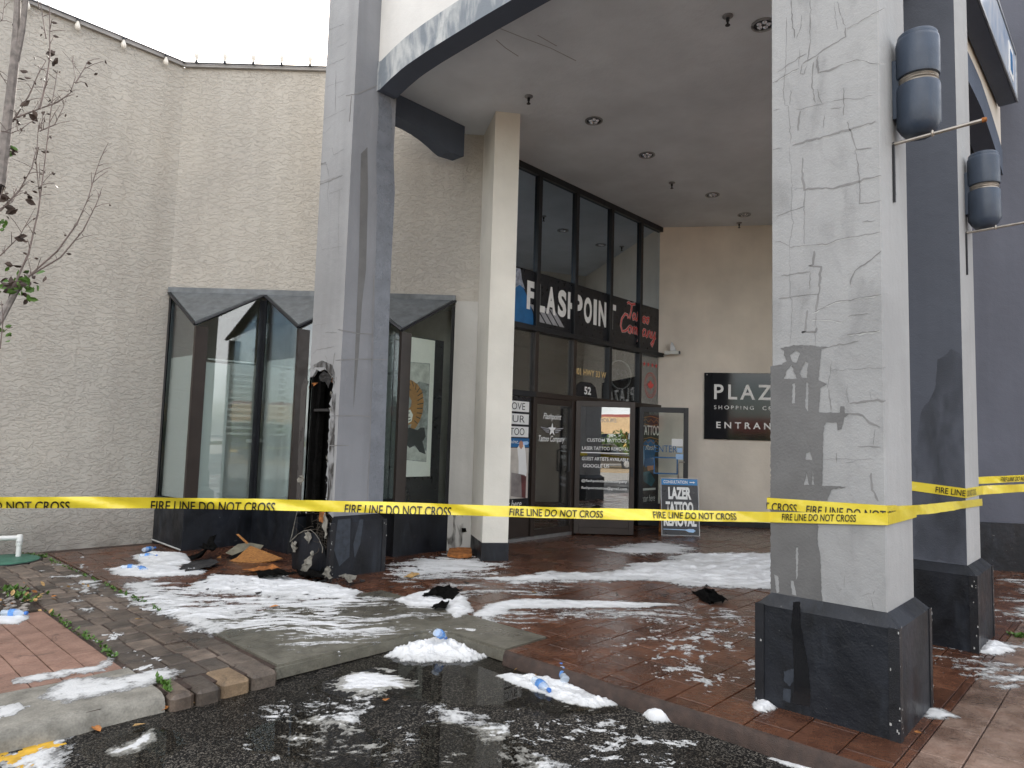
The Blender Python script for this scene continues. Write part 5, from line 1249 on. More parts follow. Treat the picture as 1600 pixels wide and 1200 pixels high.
# second lap: round the near column and on to the second column
XT2 = XF-.006; YT2 = 1.05+.072-.006
lap = [Vector((5.06, 1.79+.02, 1.245)), Vector((XT2, 1.79+.02, 1.238)), Vector((XT2, YT2, onx(1388, 800, XT2).z))]
lap[1].z = onx(1204, 787, XT2).z; q = ony(1539, 783.5, YT2)
lap += [lap[2].lerp(Vector((7.40, YT2, q.z)), .33)-ZA*.01, Vector((7.40, YT2, q.z))]
LL = (lap[1]-lap[0]).length; LF = (lap[2]-lap[1]).length
tape('caution_tape', 'second lap of yellow tape twisting from the near column to the next', lap, lambda t: .072 if t < .36 else .062, [(LL-.43, .62, -.62, .10), (LL+.245, .62, -.66, .08)], wave=.004, lay=.4, free=(LL+LF+.62, LL+LF+2.3))
XT3 = X2-.006; YT3 = 1.05+.072-.006
post = Vector((10.30, .35, 0))
lap3 = [Vector((XT3, 1.87, onx(1430, 754, XT3).z)), Vector((XT3, YT3, onx(1512, 771, XT3).z)), Vector((7.40, YT3, ony(1539, 765, YT3).z)), Vector((post.x, post.y, 1.28))]
tape('caution_tape', 'yellow tape around the slate-faced second column running off to the right', lap3, lambda t: .078 if t < .35 else .078-.02*(t-.35), [(-.44, .62, -.36, .30), ((lap3[1]-lap3[0]).length-.22, .62, -.34, .30)], wave=.003, lay=.8, free=((lap3[1]-lap3[0]).length+.75, 9))
lap4 = [Vector((7.38, 1.60, ony(1540, 744, 1.6).z)), Vector((post.x, post.y+.05, 1.38))]
tape('caution_tape', 'farthest yellow tape stretched in front of the dark side wall', lap4, lambda t: .07, [(.05, .6, -.36, .30), (1.25, .62, -.36, .30), (2.3, .62, -.36, .30)], wave=.003, free=(0, 9))
pst = thing('bollard', 'steel post off to the right holding the tape ends', 'post'); lathe('tube', [(.055, -.05), (.055, 1.55), (.05, 1.58), (.02, 1.595)], metal_grey, pst, 16, Matrix.Translation(post)); lathe('base_plate', [(.12, 0), (.12, .015), (.06, .02)], metal_grey, pst, 16, Matrix.Translation(post))

# ================================================================== FOAM
def foam(label, polypx, z, res, hmax, lace, seed, name='foam', stretch=(1, 1), edge=.10, scale=4.0, rot=.75, m=None, thr=.0, cap=1.0):
    cR, sR = math.cos(rot), math.sin(rot)
    def fn(X, Y, d):
        a = (X*cR - Y*sR); b = (X*sR + Y*cR)        # a: across the view, b: in depth
        w1 = fbm(a*2.1, b*2.1, seed+90, 3)-.5; a = a+w1*.25; b = b+(fbm(a*2.3, b*2.3, seed+70, 3)-.5)*.25
        n1 = fbm(a*scale*stretch[0], b*scale*stretch[1], seed, 5)-.5
        n2 = fbm(a*scale*3.4*stretch[0], b*scale*3.4*stretch[1], seed+40, 4)-.5
        n3 = fbm(a*scale*9*stretch[0]**.5, b*scale*9*stretch[1]**.5, seed+20, 3)-.5
        f = np.clip(d/edge, -1.5, cap) + lace*(n1*2.2+n2*1.4+n3*.9) - thr
        body = np.clip(f, 0, 1.5)/1.5
        bil = 1-np.abs(2*fbm(a*7, b*7, seed+11, 4)-1)
        h = hmax*np.power(body, .8)*(.45+.9*bil) + hmax*.30*np.clip(body*3, 0, 1)*(n2+.5*n3)
        return np.where(f > 0, np.maximum(h, .0015), f*.02)
    o = field_mesh(name, polypx, z, res, fn, m or foam_m)
    if o: tag(o, label, 'foam', None, 'stuff')
    return o
foam('thick white foam heaped in front of the burnt column', [(300, 912), (335, 898), (400, 900), (440, 896), (470, 905), (515, 912), (565, 924), (560, 938), (480, 935), (400, 930), (330, 925), (290, 920)], 0, .014, .032, .5, 1, stretch=(.6, 1.5), edge=.14)
foam('lacy white foam sheet spreading from the burnt column over the apron', [(182, 925), (240, 912), (300, 918), (400, 922), (560, 938), (520, 950), (600, 985), (590, 996), (480, 985), (400, 985), (340, 985), (270, 965), (225, 942)], 0, .011, .012, 1.15, 2, stretch=(.45, 2.6), edge=.22, scale=4.2, rot=.66, thr=.0, cap=.34)
foam('streaky foam smeared down the apron from the burnt column', [(330, 945), (480, 925), (640, 935), (720, 950), (700, 985), (640, 990), (560, 1005), (450, 1015), (420, 990)], 0, .010, .006, 1.2, 37, stretch=(.4, 3.0), edge=.25, scale=4.5, rot=.62, m=foam_thin, thr=.30, cap=.3)
foam('white foam streaks on the bricks left of the canopy bank', [(600, 905), (700, 890), (800, 905), (900, 915), (860, 935), (760, 935), (660, 925)], 0, .014, .005, 1.2, 38, stretch=(.4, 2.6), edge=.3, scale=3.5, m=foam_thin, thr=.55, cap=.3)
foam('foam patch by the black window base at the wall', [(205, 868), (240, 862), (290, 866), (305, 882), (260, 886), (215, 880)], 0, .02, .04, .4, 3, stretch=(.7, 1.4))
foam('foam patch around the water bottles left of the wood debris', [(165, 889), (230, 880), (290, 888), (330, 890), (310, 898), (230, 903), (175, 898)], 0, .02, .03, .55, 4, stretch=(.6, 1.5))
foam('wet foam film beside the grassy paver joint', [(185, 915), (240, 905), (260, 925), (280, 950), (350, 975), (335, 1000), (300, 985), (250, 950)], 0, .015, .006, .9, 5, stretch=(1.3, 1), m=foam_thin)
foam('broad bank of white foam on the bricks behind the near column', [(765, 905), (860, 893), (930, 898), (1000, 882), (1080, 866), (1260, 862), (1300, 905), (1260, 925), (1180, 923), (1080, 918), (1000, 908), (900, 909), (800, 913)], 0, .022, .05, .62, 6, stretch=(.5, 1.8), edge=.35, scale=1.8)
foam('thin foam streaks on the bricks near the doors', [(940, 858), (1010, 846), (1070, 852), (1080, 866), (990, 866)], 0, .025, .008, 1.0, 7, stretch=(.5, 2.2), edge=.3, scale=3)
foam('long narrow foam ridge across the canopy bricks', [(735, 962), (765, 943), (800, 936), (880, 937), (1000, 941), (1075, 944), (1000, 949), (880, 950), (800, 953), (760, 968)], 0, .015, .022, .45, 8, stretch=(.4, 2), edge=.10)
foam('dotted foam film below the narrow ridge', [(730, 975), (760, 955), (900, 950), (1100, 946), (1190, 960), (1100, 972), (900, 965), (780, 975)], 0, .012, .004, 1.25, 9, stretch=(.5, 2.2), edge=.5, scale=7, m=foam_thin, thr=.35)
foam('foam patch under the black scraps beside the apron', [(615, 938), (650, 926), (700, 922), (730, 932), (738, 955), (712, 966), (690, 950), (640, 948)], 0, .012, .030, .45, 10, edge=.08)
foam('high foam heap holding a bottle in the kerb corner', [(602, 1026), (640, 1008), (668, 1000), (706, 1000), (730, 1012), (762, 1026), (740, 1036), (700, 1036), (660, 1038)], ASZ, .010, .085, .42, 11, edge=.16, scale=5)
foam('foam patch with two bottles by the canopy kerb', [(775, 1056), (800, 1052), (870, 1060), (905, 1075), (965, 1100), (930, 1108), (880, 1098), (850, 1085), (805, 1072)], ASZ, .010, .030, .5, 12, edge=.06, scale=6)
foam('round foam blob on the asphalt near the kerb', [(1002, 1115), (1020, 1098), (1048, 1098), (1072, 1118), (1050, 1130), (1015, 1130)], ASZ, .008, .055, .42, 13, edge=.07, scale=7)
foam('star shaped foam film on the puddle', [(520, 1062), (560, 1048), (600, 1046), (648, 1072), (600, 1080), (560, 1086), (525, 1082)], ASZ, .010, .008, .85, 14, stretch=(.7, 1.6), edge=.12, scale=6)
foam('lacy foam trail over the asphalt', [(655, 1100), (700, 1100), (770, 1120), (800, 1140), (860, 1180), (900, 1215), (820, 1215), (780, 1180), (720, 1140)], ASZ, .009, .006, 1.0, 15, stretch=(.9, 1.3), edge=.16, scale=8, m=foam_thin, thr=.05, cap=.5)
foam('scattered foam flecks left of the puddle', [(390, 1110), (480, 1080), (640, 1095), (620, 1150), (700, 1190), (560, 1210), (420, 1180), (360, 1140)], ASZ, .009, .005, 1.35, 16, stretch=(.9, 1.4), edge=.5, scale=6, m=foam_thin, thr=.62)
foam('scattered foam flecks right of the lacy trail', [(700, 1110), (900, 1110), (1100, 1150), (1180, 1200), (900, 1215), (800, 1150)], ASZ, .009, .004, 1.35, 17, stretch=(.8, 1.6), edge=.5, scale=8, m=foam_thin, thr=.80)
foam('foam tongue on the asphalt at bottom left', [(160, 1175), (200, 1158), (236, 1140), (245, 1155), (220, 1172), (180, 1182)], ASZ, .010, .008, .5, 18, edge=.07, scale=7, m=foam_thin)
foam('foam film over the yellow paint in the lower left corner', [(-20, 1190), (40, 1172), (105, 1150), (120, 1180), (90, 1215), (-20, 1220)], ASZ, .010, .005, .9, 19, edge=.12, scale=6, m=foam_thin)
foam('white foam sheet on the kerb stone at left', [(62, 1092), (85, 1070), (110, 1060), (180, 1058), (240, 1042), (290, 1046), (270, 1060), (220, 1074), (170, 1084), (110, 1098)], 0.002, .010, .005, .55, 20, edge=.08, scale=6, m=foam_thin)
foam('narrow foam line along the left red bricks', [(20, 1062), (80, 1048), (150, 1040), (175, 1022), (180, 1032), (160, 1048), (90, 1058), (30, 1068)], 0, .010, .004, .6, 21, edge=.06, scale=7, m=foam_thin)
foam('foam smear in the lower left on the kerb', [(-20, 1105), (30, 1098), (55, 1102), (25, 1118), (-20, 1128)], 0.002, .010, .004, .7, 22, edge=.08, m=foam_thin)
foam('small foam puddle with a bottle at the left edge', [(-20, 960), (20, 954), (44, 962), (30, 976), (-20, 974)], 0, .010, .012, .4, 23, edge=.06)
foam('foam crumb at the left corner of the near column base', [(1176, 1106), (1186, 1092), (1200, 1095), (1215, 1106), (1190, 1112)], 0, .008, .03, .5, 24, edge=.05, scale=8)
foam('foam strip on the asphalt below the near column', [(1180, 1180), (1210, 1180), (1290, 1200), (1340, 1222), (1280, 1222)], ASZ, .010, .012, .7, 25, edge=.06)
foam('foam heap at the second column base', [(1525, 1020), (1540, 1000), (1570, 1006), (1590, 1018), (1550, 1024)], 0, .010, .03, .5, 26, edge=.07)
foam('foam streaks over the wet pavers at right', [(1460, 1040), (1500, 1000), (1560, 960), (1560, 900), (1640, 890), (1640, 1110), (1560, 1080)], 0, .012, .005, 1.25, 27, stretch=(.6, 1.8), edge=.5, scale=4.5, m=foam_thin, thr=.62)
foam('foam smear at the right corner of the near column base', [(1440, 1120), (1450, 1105), (1475, 1108), (1495, 1120), (1470, 1125)], 0, .010, .008, .6, 28, edge=.06, m=foam_thin)
foam('speckled foam between the burnt column and the beige pillar', [(605, 890), (640, 872), (720, 868), (795, 878), (780, 895), (720, 898), (640, 905)], 0, .014, .006, 1.15, 29, stretch=(.6, 1.7), edge=.3, scale=5, thr=.18)
foam('foam swirls on the canopy bricks by the near column', [(950, 985), (1100, 960), (1190, 960), (1190, 1060), (1120, 1090), (1020, 1060), (940, 1030)], 0, .010, .003, 1.4, 30, stretch=(1, 1.3), edge=.6, scale=6, m=foam_thin, thr=1.02)
foam('foam streaks on the wet apron', [(560, 955), (640, 955), (720, 970), (800, 975), (760, 1000), (640, 985), (500, 1010), (440, 1010), (480, 985)], 0, .010, .003, 1.3, 31, stretch=(.6, 2.0), edge=.4, scale=5, m=foam_thin, thr=.62)
foam('foam film running along the paver joints', [(120, 1000), (190, 990), (230, 1020), (290, 1050), (230, 1060), (190, 1025)], 0, .010, .003, 1.3, 32, stretch=(1.2, 1), edge=.3, scale=6, m=foam_thin, thr=.75)
foam('foam flecks on the wet left pavers by the wall', [(60, 880), (140, 870), (190, 900), (190, 950), (120, 960), (60, 920)], 0, .014, .004, 1.3, 33, edge=.5, scale=3.5, m=foam_thin, thr=.95)
# yellow painted mark
o = field_mesh('yellow_paint_mark', [(0, 1180), (30, 1165), (70, 1150), (85, 1165), (60, 1200), (110, 1200), (100, 1225), (10, 1225)], ASZ, .012, lambda X, Y, d: np.where(d+(fbm(X*9, Y*9, 3)-.52)*.35 > 0, .003, -.003), yellow_paint); tag(o, kind='structure')

# ================================================================== DEBRIS
def bottle(px, py, z, ang, lab, tilt=0.0, r=.032, L=.20, lift=0.0):
    t = thing('water_bottle', lab, 'bottle', 'crumpled clear blue water bottles'); p = gnd(px, py, z)
    M = Matrix.Translation((p.x, p.y, z+r*.9+lift)) @ Matrix.Rotation(ang, 4, 'Z') @ Matrix.Rotation(math.pi/2+tilt, 4, 'Y') @ Matrix.Translation((0, 0, -L/2))
    prof = [(.010, 0), (r*.85, .002), (r, .012)]
    for k in range(7): prof += [(r*(.90 if k % 2 else 1), .018+k*.016)]
    prof += [(r, .135), (r*.8, .155), (.014, .178), (.0125, .19)]
    bm = bmesh.new(); addlathe(bm, prof, 14, M)
    c = M @ Vector((0, 0, L/2))
    for v in bm.verts: v.co.z = c.z + (v.co.z-c.z)*(.82+.1*math.sin(v.co.x*60)); v.co += Vector((random.gauss(0, .0012), random.gauss(0, .0012), 0))
    b = frombm('body', bm, bottle_pl, t, True)
    lathe('cap', [(.0145, .186), (.0150, .188), (.0150, .205), (.013, .207)], bottle_cap, t, 12, M)
    lathe('label', [(r*1.01, .065), (r*1.012, .068), (r*1.012, .108), (r*1.01, .11)], bottle_lab, t, 14, M)
for a in ((846, 1078, ASZ, -1.9, 'blue tinted water bottle lying in foam, left of the kerb pair', 0, .034), (880, 1066, ASZ, .85, 'water bottle pointing at the viewer by the canopy kerb', -.25, .036, .2, .03),
          (205, 890, 0, -.6, 'water bottle lying on foam farthest from the wall', 0), (232, 872, 0, -.75, 'water bottle lying in the middle of the foam by the window base', 0), (233, 861, 0, .5, 'water bottle end on against the black window base', 0),
          (22, 963, 0, -.8, 'water bottle in the small foam puddle at the left edge', 0), (688, 1016, ASZ, .4, 'water bottle half sunk in the foam heap at the kerb corner', .5, .034, .2, .09), (222, 893, 0, 1.6, 'short end of a water bottle beside the farthest lying one', 0)):
    bottle(*a)
def board(name, lab, pts, m, th=.014, cat='debris', amp=.004, edge_m=None):
    t = prism(name, pts, (Vector(pts[1])-Vector(pts[0])).cross(Vector(pts[2])-Vector(pts[0])).normalized(), th, m); tag(t, lab, cat, 'burnt wall debris'); return t
def dp(px, py, y): return ony(px, py, y)
def dpx(px, py, dep): return atd(px, py, dep)
board('plywood_sheet', 'large scorched orange plywood piece lying on the foam', [dpx(345, 884, 8.32), dpx(370, 873, 8.45), dpx(391, 854, 8.70), dpx(418, 865, 8.55), dpx(442, 874, 8.40), dpx(400, 882, 8.28), dpx(368, 890, 8.20)], plywood, .016)
board('plywood_sheet', 'grey green weathered board behind the orange plywood', [dpx(352, 864, 8.68), dpx(372, 850, 8.75), dpx(392, 848, 8.78), dpx(412, 852, 8.76), dpx(405, 860, 8.68), dpx(374, 872, 8.60)], simple('weathered_board', (.17, .155, .11), .8, .3, 12, .006), .014)
board('plywood_strip', 'thin scorched wood strip sticking up from the debris', [dpx(369, 835, 8.72), dpx(372, 834, 8.72), dpx(388, 848, 8.68), dpx(385, 850, 8.68)], plywood, .012)
board('charred_board', 'charred black board leaning on the orange plywood', [dpx(335, 884, 8.42), dpx(352, 872, 8.56), dpx(390, 857, 8.68), dpx(388, 861, 8.60), dpx(362, 876, 8.48), dpx(344, 885, 8.36)], char_black, .014)
board('plywood_chip', 'small orange wood chip beside the charred board', [dpx(337, 872, 8.55), dpx(345, 868, 8.60), dpx(346, 874, 8.52), dpx(338, 877, 8.50)], plywood, .012)
board('wood_chunk', 'orange scorched wood lump by the beige pillar foot', [gnd(699, 872)+ZA*.02, gnd(716, 874)+ZA*.01, gnd(737, 873)+ZA*.02, gnd(736, 864)+ZA*.03, gnd(716, 866)+ZA*.05, gnd(702, 865)+ZA*.03], orange_bit, .045)
def scrap(lab, L, z0, m=char_black, amp=.02, lift=.02, seed=1, th=.006):
    t = rag('charred_scrap', [gnd(px, py)+ZA*(z0+lift*((k*7 % 5)/5)) for k, (px, py) in enumerate(L)], m, None, amp, 3, th, seed); tag(t, lab, 'debris', 'burnt wall debris'); return t
scrap('charred curled scrap on the foam patch beside the apron', [(657, 937), (670, 929), (700, 925), (712, 926), (716, 931), (706, 940), (694, 942), (685, 934), (664, 939)], .02, amp=.014, lift=.06, seed=3)
scrap('small charred scrap in front of the curled one', [(672, 953), (684, 948), (700, 948), (698, 954), (680, 956)], .02, amp=.010, lift=.03, seed=5)
scrap('black crumpled scrap on the bricks near the right column', [(1082, 925), (1098, 923), (1116, 932), (1136, 941), (1132, 947), (1108, 945), (1094, 936)], .01, amp=.018, lift=.05, seed=7)
scrap('black roofing scrap lying on the foam before the burnt column', [(394, 905), (420, 901), (440, 904), (462, 906), (455, 911), (430, 909), (408, 909)], .05, amp=.015, lift=.05, seed=8)
scrap('black ragged piece at the torn column foot', [(466, 897), (480, 894), (500, 900), (512, 908), (500, 911), (478, 907)], .03, amp=.02, lift=.06, seed=9)
scrap('dark wet sheet on the ground by the bottles', [(275, 892), (300, 880), (330, 878), (345, 884), (320, 893), (290, 896)], .015, char_grey, amp=.008, lift=.04, seed=10)
scrap('black standing scrap left of the plywood', [(298, 880), (318, 868), (334, 862), (336, 872), (326, 882)], .05, amp=.03, lift=.20, seed=11)
scrap('wood splinters under the big plywood', [(380, 895), (405, 893), (430, 895), (445, 898), (420, 899), (390, 899)], .04, orange_bit, amp=.008, lift=.03, seed=12)
scrap('pale torn paper at the apron edge', [(530, 905), (545, 908), (556, 915), (545, 918), (535, 912)], .04, ash, amp=.012, lift=.05, seed=13)
scrap('orange tan scrap between column and pillar', [(630, 902), (645, 897), (655, 900), (640, 905)], .008, leaf_tan, amp=.006, lift=.02, seed=14)
fl = bmesh.new()
for k in range(190):
    px, py = random.choice([(random.gauss(650, 70), random.gauss(905, 18)), (random.gauss(1060, 60), random.gauss(930, 16)), (random.gauss(400, 70), random.gauss(905, 16)), (random.gauss(520, 30), random.gauss(912, 8))])
    c_ = gnd(px, py); sz = random.uniform(.008, .035)
    q = [c_+Vector((random.gauss(0, sz), random.gauss(0, sz), .006+random.uniform(0, .02))) for _ in range(4)]
    for tri in ((0, 1, 2), (0, 2, 3)):
        vv = [fl.verts.new(q[i]) for i in tri]; fl.faces.new(vv)
tag(frombm('charred_flakes', fl, char_grey), 'small charred flakes scattered over the wet bricks and foam', 'debris', None, 'stuff')
# leaves
LEAF = {}
def leafmesh(m, s):
    k = (m.name, round(s, 2))
    if k not in LEAF:
        bm = bmesh.new(); L = [(0, -.5, 0), (.22, -.2, .05), (.26, .1, .08), (0, .5, .02), (-.26, .1, .08), (-.22, -.2, .05), (0, 0, -.02)]
        v = [bm.verts.new(Vector(p)*s) for p in L]
        for i in range(6): bm.faces.new((v[i], v[(i+1) % 6], v[6]))
        me = bpy.data.meshes.new('leaf'); bm.to_mesh(me); bm.free(); me.materials.append(m); LEAF[k] = me
    return LEAF[k]
def litter(lab, px, py, z, n, rx, ms, s=.05, name='leaf_litter'):
    t = thing(name, lab, 'leaves'); c = gnd(px, py, z)
    for k in range(n):
        o = bpy.data.objects.new('leaf', leafmesh(random.choice(ms), random.choice([s, s*.75, s*1.2]))); COL.objects.link(o); o.parent = t
        o.location = (c.x+random.gauss(0, rx), c.y+random.gauss(0, rx), z+.006+abs(random.gauss(0, .018))); o.rotation_euler = (random.gauss(0, .5), random.gauss(0, .5), random.uniform(0, 6.3))
litter('orange leaves at the end of the left kerb', 268, 1103, ASZ, 20, .05, [leaf_orange, leaf_orange, leaf_tan], .055)
litter('yellow orange leaves by the canopy kerb', 843, 1054, ASZ, 16, .06, [leaf_orange, leaf_tan, leaf_tan], .06)
litter('few orange leaf bits under the apron kerb', 440, 1052, ASZ, 5, .05, [leaf_orange], .04)
litter('fallen leaves in the planting bed', 30, 935, .015, 46, .24, [leaf_orange, leaf_tan, leaf_dead, leaf_tan], .06)
litter('leaf bits at the near column foot', 1425, 1145, 0, 7, .06, [leaf_orange, leaf_dead], .03)
for px, py, z, lab in ((217, 970, 0, 'single tan leaf on the tumbled pavers'), (428, 950, 0, 'single orange chip on the foam sheet'), (150, 1142, ASZ, 'single orange leaf on the asphalt by the left kerb'), (217, 1137, ASZ, 'single tan leaf in the foam tongue'), (835, 928, 0, 'single tan leaf on the canopy bricks'), (722, 868, 0, 'wood crumb by the pillar foot'), (603, 1097, ASZ, 'single orange leaf in the puddle')):
    o = bpy.data.objects.new('fallen_leaf', leafmesh(leaf_tan if 'tan' in lab else leaf_orange, .09)); COL.objects.link(o); o.location = gnd(px, py, z)+ZA*.014; o.rotation_euler = (.15, .1, random.uniform(0, 6)); tag(o, lab, 'leaf', 'single fallen leaves')
def weeds(lab, pts, z=0.0, n=40, s=.03, spread=.03):
    bm = bmesh.new()
    for k in range(n):
        a, b = pts[k*(len(pts)-1)//n], pts[k*(len(pts)-1)//n+1]; t = random.random(); p = gnd(a[0]+(b[0]-a[0])*t, a[1]+(b[1]-a[1])*t, z)
        p += Vector((random.gauss(0, spread), random.gauss(0, spread), 0))
        for _ in range(4):
            d = Vector((random.gauss(0, .6), random.gauss(0, .6), random.uniform(.3, 1))).normalized()*s*random.uniform(.6, 1.3); w = d.cross(ZA).normalized()*s*.28
            v = [bm.verts.new(q) for q in (p, p+d*.5+w, p+d, p+d*.5-w)]; bm.faces.new(v)
    tag(frombm('weeds', bm, leaf_green), lab, 'weeds', None, 'stuff')
weeds('green weeds along the wall side paver joint', [(64, 868), (100, 885), (150, 908), (200, 930), (251, 954)], 0, 90, .03, .02)
weeds('green weeds along the outer paver joint', [(71, 954), (100, 975), (130, 992), (165, 1015), (180, 1028)], 0, 60, .03, .02)
weeds('green weeds at the end of the left kerb', [(240, 1062), (262, 1070), (262, 1082)], 0, 16, .04, .015)
weeds('green sprig on the asphalt by the grey kerb paver', [(296, 1088), (302, 1092)], ASZ, 6, .04, .01)
weeds('green plants in the planting bed', [(0, 918), (20, 925), (55, 942)], .02, 40, .05, .06)
weeds('green tuft by the right pavers', [(1588, 994), (1598, 995)], 0, 14, .04, .03)
weeds('moss and leaves at the wall foot', [(35, 866), (60, 868), (70, 872)], 0, 26, .03, .03)
weeds('green leaf bits at the canopy kerb', [(838, 1040), (850, 1044)], ASZ, 6, .05, .01)
pebb = bmesh.new()
for k in range(120):
    c = gnd(random.uniform(-60, 62), random.uniform(918, 958), .015)
    if c.x > 1.66 or c.y < 7.02: continue
    r = random.uniform(.012, .035); bmesh.ops.create_icosphere(pebb, subdivisions=1, radius=r, matrix=Matrix.Translation(c) @ Matrix.Diagonal((1, random.uniform(.6, 1), .6, 1)))
tag(frombm('pebbles', pebb, stone_m), 'pebbles in the planting bed at the left edge', 'pebbles', None, 'stuff')
# white pipe with its green lid
pp = thing('white_pipe', 'white plastic pipe with elbow standing at the stucco wall', 'pipe')
b0 = gnd(28, 872); zt = onplane(28, 840, b0.xy, (CR.x, CR.y)).z
tube('riser', [b0, (b0.x, b0.y, zt)], .028, pvc, pp, 12); tube('branch', [(b0.x, b0.y, zt), (b0.x-.6, b0.y+.06, zt+.02)], .028, pvc, pp, 12)
lathe('elbow', [(.03, zt-.06), (.036, zt-.055), (.036, zt+.02), (.026, zt+.038), (.005, zt+.04)], pvc, pp, 12, Matrix.Translation((b0.x, b0.y, 0))); lathe('coupling', [(.035, .15), (.036, .152), (.036, .2), (.035, .202)], pvc, pp, 12, Matrix.Translation((b0.x, b0.y, 0)))
lathe('valve', [(.02, zt+.02), (.02, zt+.07), (.014, zt+.075)], frame_black, pp, 10, Matrix.Translation((b0.x-.22, b0.y+.02, 0)))
gl_ = thing('valve_lid', 'green round irrigation lid at the foot of the white pipe', 'lid'); g0 = gnd(5, 876)
lathe('lid', [(.36, -.01), (.36, .012), (.34, .020), (.05, .024)], green_lid, gl_, 28, Matrix.Translation((g0.x, g0.y, 0))); lathe('rim', [(.385, -.01), (.385, .006), (.365, .007)], frame_black, gl_, 28, Matrix.Translation((g0.x, g0.y, 0)))

# ================================================================== TREE at the left edge
tr = thing('young_tree', 'slender nearly bare young tree at the left edge with withered leaves', 'tree')
tb_ = bmesh.new()
def D(px, py, dep): return atd(px, py, dep)
base = Vector((TREE.x, TREE.y, -.02)); fork = Vector((TREE.x+.10, TREE.y+.06, 1.75))
addtube(tb_, [base, base+Vector((.02, .01, .5)), base+Vector((.03, .03, 1.1)), fork], [.062, .052, .046, .042], 10)
main_stem = [fork, D(-70, 430, 3.35), D(0, 290, 3.55), D(12, 190, 3.6), D(22, 105, 3.65), D(26, 40, 3.7), D(30, -60, 3.75), D(32, -160, 3.8)]
addtube(tb_, main_stem, [.042, .034, .027, .024, .022, .017, .014, .010], 8)
addtube(tb_, [main_stem[4], D(34, 50, 3.7), D(40, 0, 3.72), D(46, -80, 3.8)], [.018, .015, .013, .008], 7)
low = [fork, D(-60, 560, 3.4), D(0, 500, 3.6), D(25, 455, 3.7), D(45, 430, 3.75)]
addtube(tb_, low, [.036, .026, .018, .015, .011], 7)
frombm('trunk', tb_, bark, tr, True)
tw = bmesh.new()
TW = [[(45, 432), (90, 392), (120, 350), (138, 310), (150, 268), (158, 245)], [(45, 432), (95, 402), (130, 360), (150, 320), (158, 300)], [(25, 440), (45, 395), (60, 330), (68, 270), (80, 170), (90, 110)], [(0, 330), (30, 298), (50, 262), (58, 230), (60, 195)], [(15, 188), (40, 178), (62, 170), (90, 160), (110, 145), (118, 120), (112, 90)], [(62, 170), (72, 130), (78, 90), (78, 20), (72, -40)], [(20, 190), (45, 150), (60, 115), (72, 95)], [(60, 230), (56, 250), (62, 310), (62, 270)], [(-20, 340), (0, 326), (20, 315), (28, 300)], [(62, 205), (85, 195), (98, 170), (108, 140)], [(-30, 60), (4, 30), (10, -20)], [(118, 130), (130, 110), (138, 95)], [(0, 400), (30, 370), (55, 325)], [(72, 60), (66, 20), (58, -30)], [(2, 205), (18, 208), (38, 200)], [(-10, 100), (10, 130), (18, 150)], [(62, 15), (55, -20)], [(0, 545), (5, 500), (2, 470)]]
tips = []
for k, L in enumerate(TW):
    dep = 3.6+.3*math.sin(k*2.1); P = [D(px, py, dep+.05*i) for i, (px, py) in enumerate(L)]
    r0 = .0055 if k < 7 else .0036
    addtube(tw, P, [r0*(1-.72*i/(len(P)-1)) for i in range(len(P))], 5)
    for i in range(1, len(P)):
        for _ in range(3):
            f = random.random(); p = P[i-1].lerp(P[i], f); d = (P[i]-P[i-1]).normalized(); s = Vector((random.gauss(0, .7), random.gauss(0, .7), random.uniform(-.2, .9)))
            q = p+(d*.5+s).normalized()*random.uniform(.03, .13); addtube(tw, [p, p.lerp(q, .5)+Vector((0, 0, .006)), q], [.0020, .0016, .0011], 4); tips.append(q)
    tips += [P[-1]]*2
frombm('twigs', tw, twig_m, tr)
for k in range(95):
    p = random.choice(tips); o = bpy.data.objects.new('leaf', leafmesh(leaf_dead, random.choice([.022, .03, .022]))); COL.objects.link(o); o.parent = tr
    o.location = p+Vector((random.gauss(0, .008), random.gauss(0, .008), -.012)); o.rotation_euler = [random.uniform(0, 6) for _ in range(3)]
for (px, py) in ((42, 118), (38, 165), (52, 180), (22, 232), (45, 313), (12, 320), (18, 330), (5, 310), (28, 190), (78, 82), (82, 95), (30, 370)):
    for _ in range(3):
        o = bpy.data.objects.new('leaf', leafmesh(leaf_dead, random.choice([.045, .06]))); COL.objects.link(o); o.parent = tr
        o.location = D(px+random.gauss(0, 3), py+random.gauss(0, 4), 3.62); o.rotation_euler = [random.uniform(0, 6) for _ in range(3)]
for _ in range(60):
    o = bpy.data.objects.new('leaf', leafmesh(leaf_green if random.random() < .62 else leaf_dead, random.choice([.035, .05, .06]))); COL.objects.link(o); o.parent = tr
    o.location = D(random.gauss(30, 14), random.gauss(443, 12), random.uniform(3.55, 3.8)); o.rotation_euler = [random.uniform(0, 6) for _ in range(3)]
for (px, py, n) in ((15, 240, 7), (3, 350, 8), (10, 520, 8)):
    for _ in range(n):
        o = bpy.data.objects.new('leaf', leafmesh(leaf_green, .04)); COL.objects.link(o); o.parent = tr
        o.location = D(random.gauss(px, 7), random.gauss(py, 7), 3.6); o.rotation_euler = [random.uniform(0, 6) for _ in range(3)]

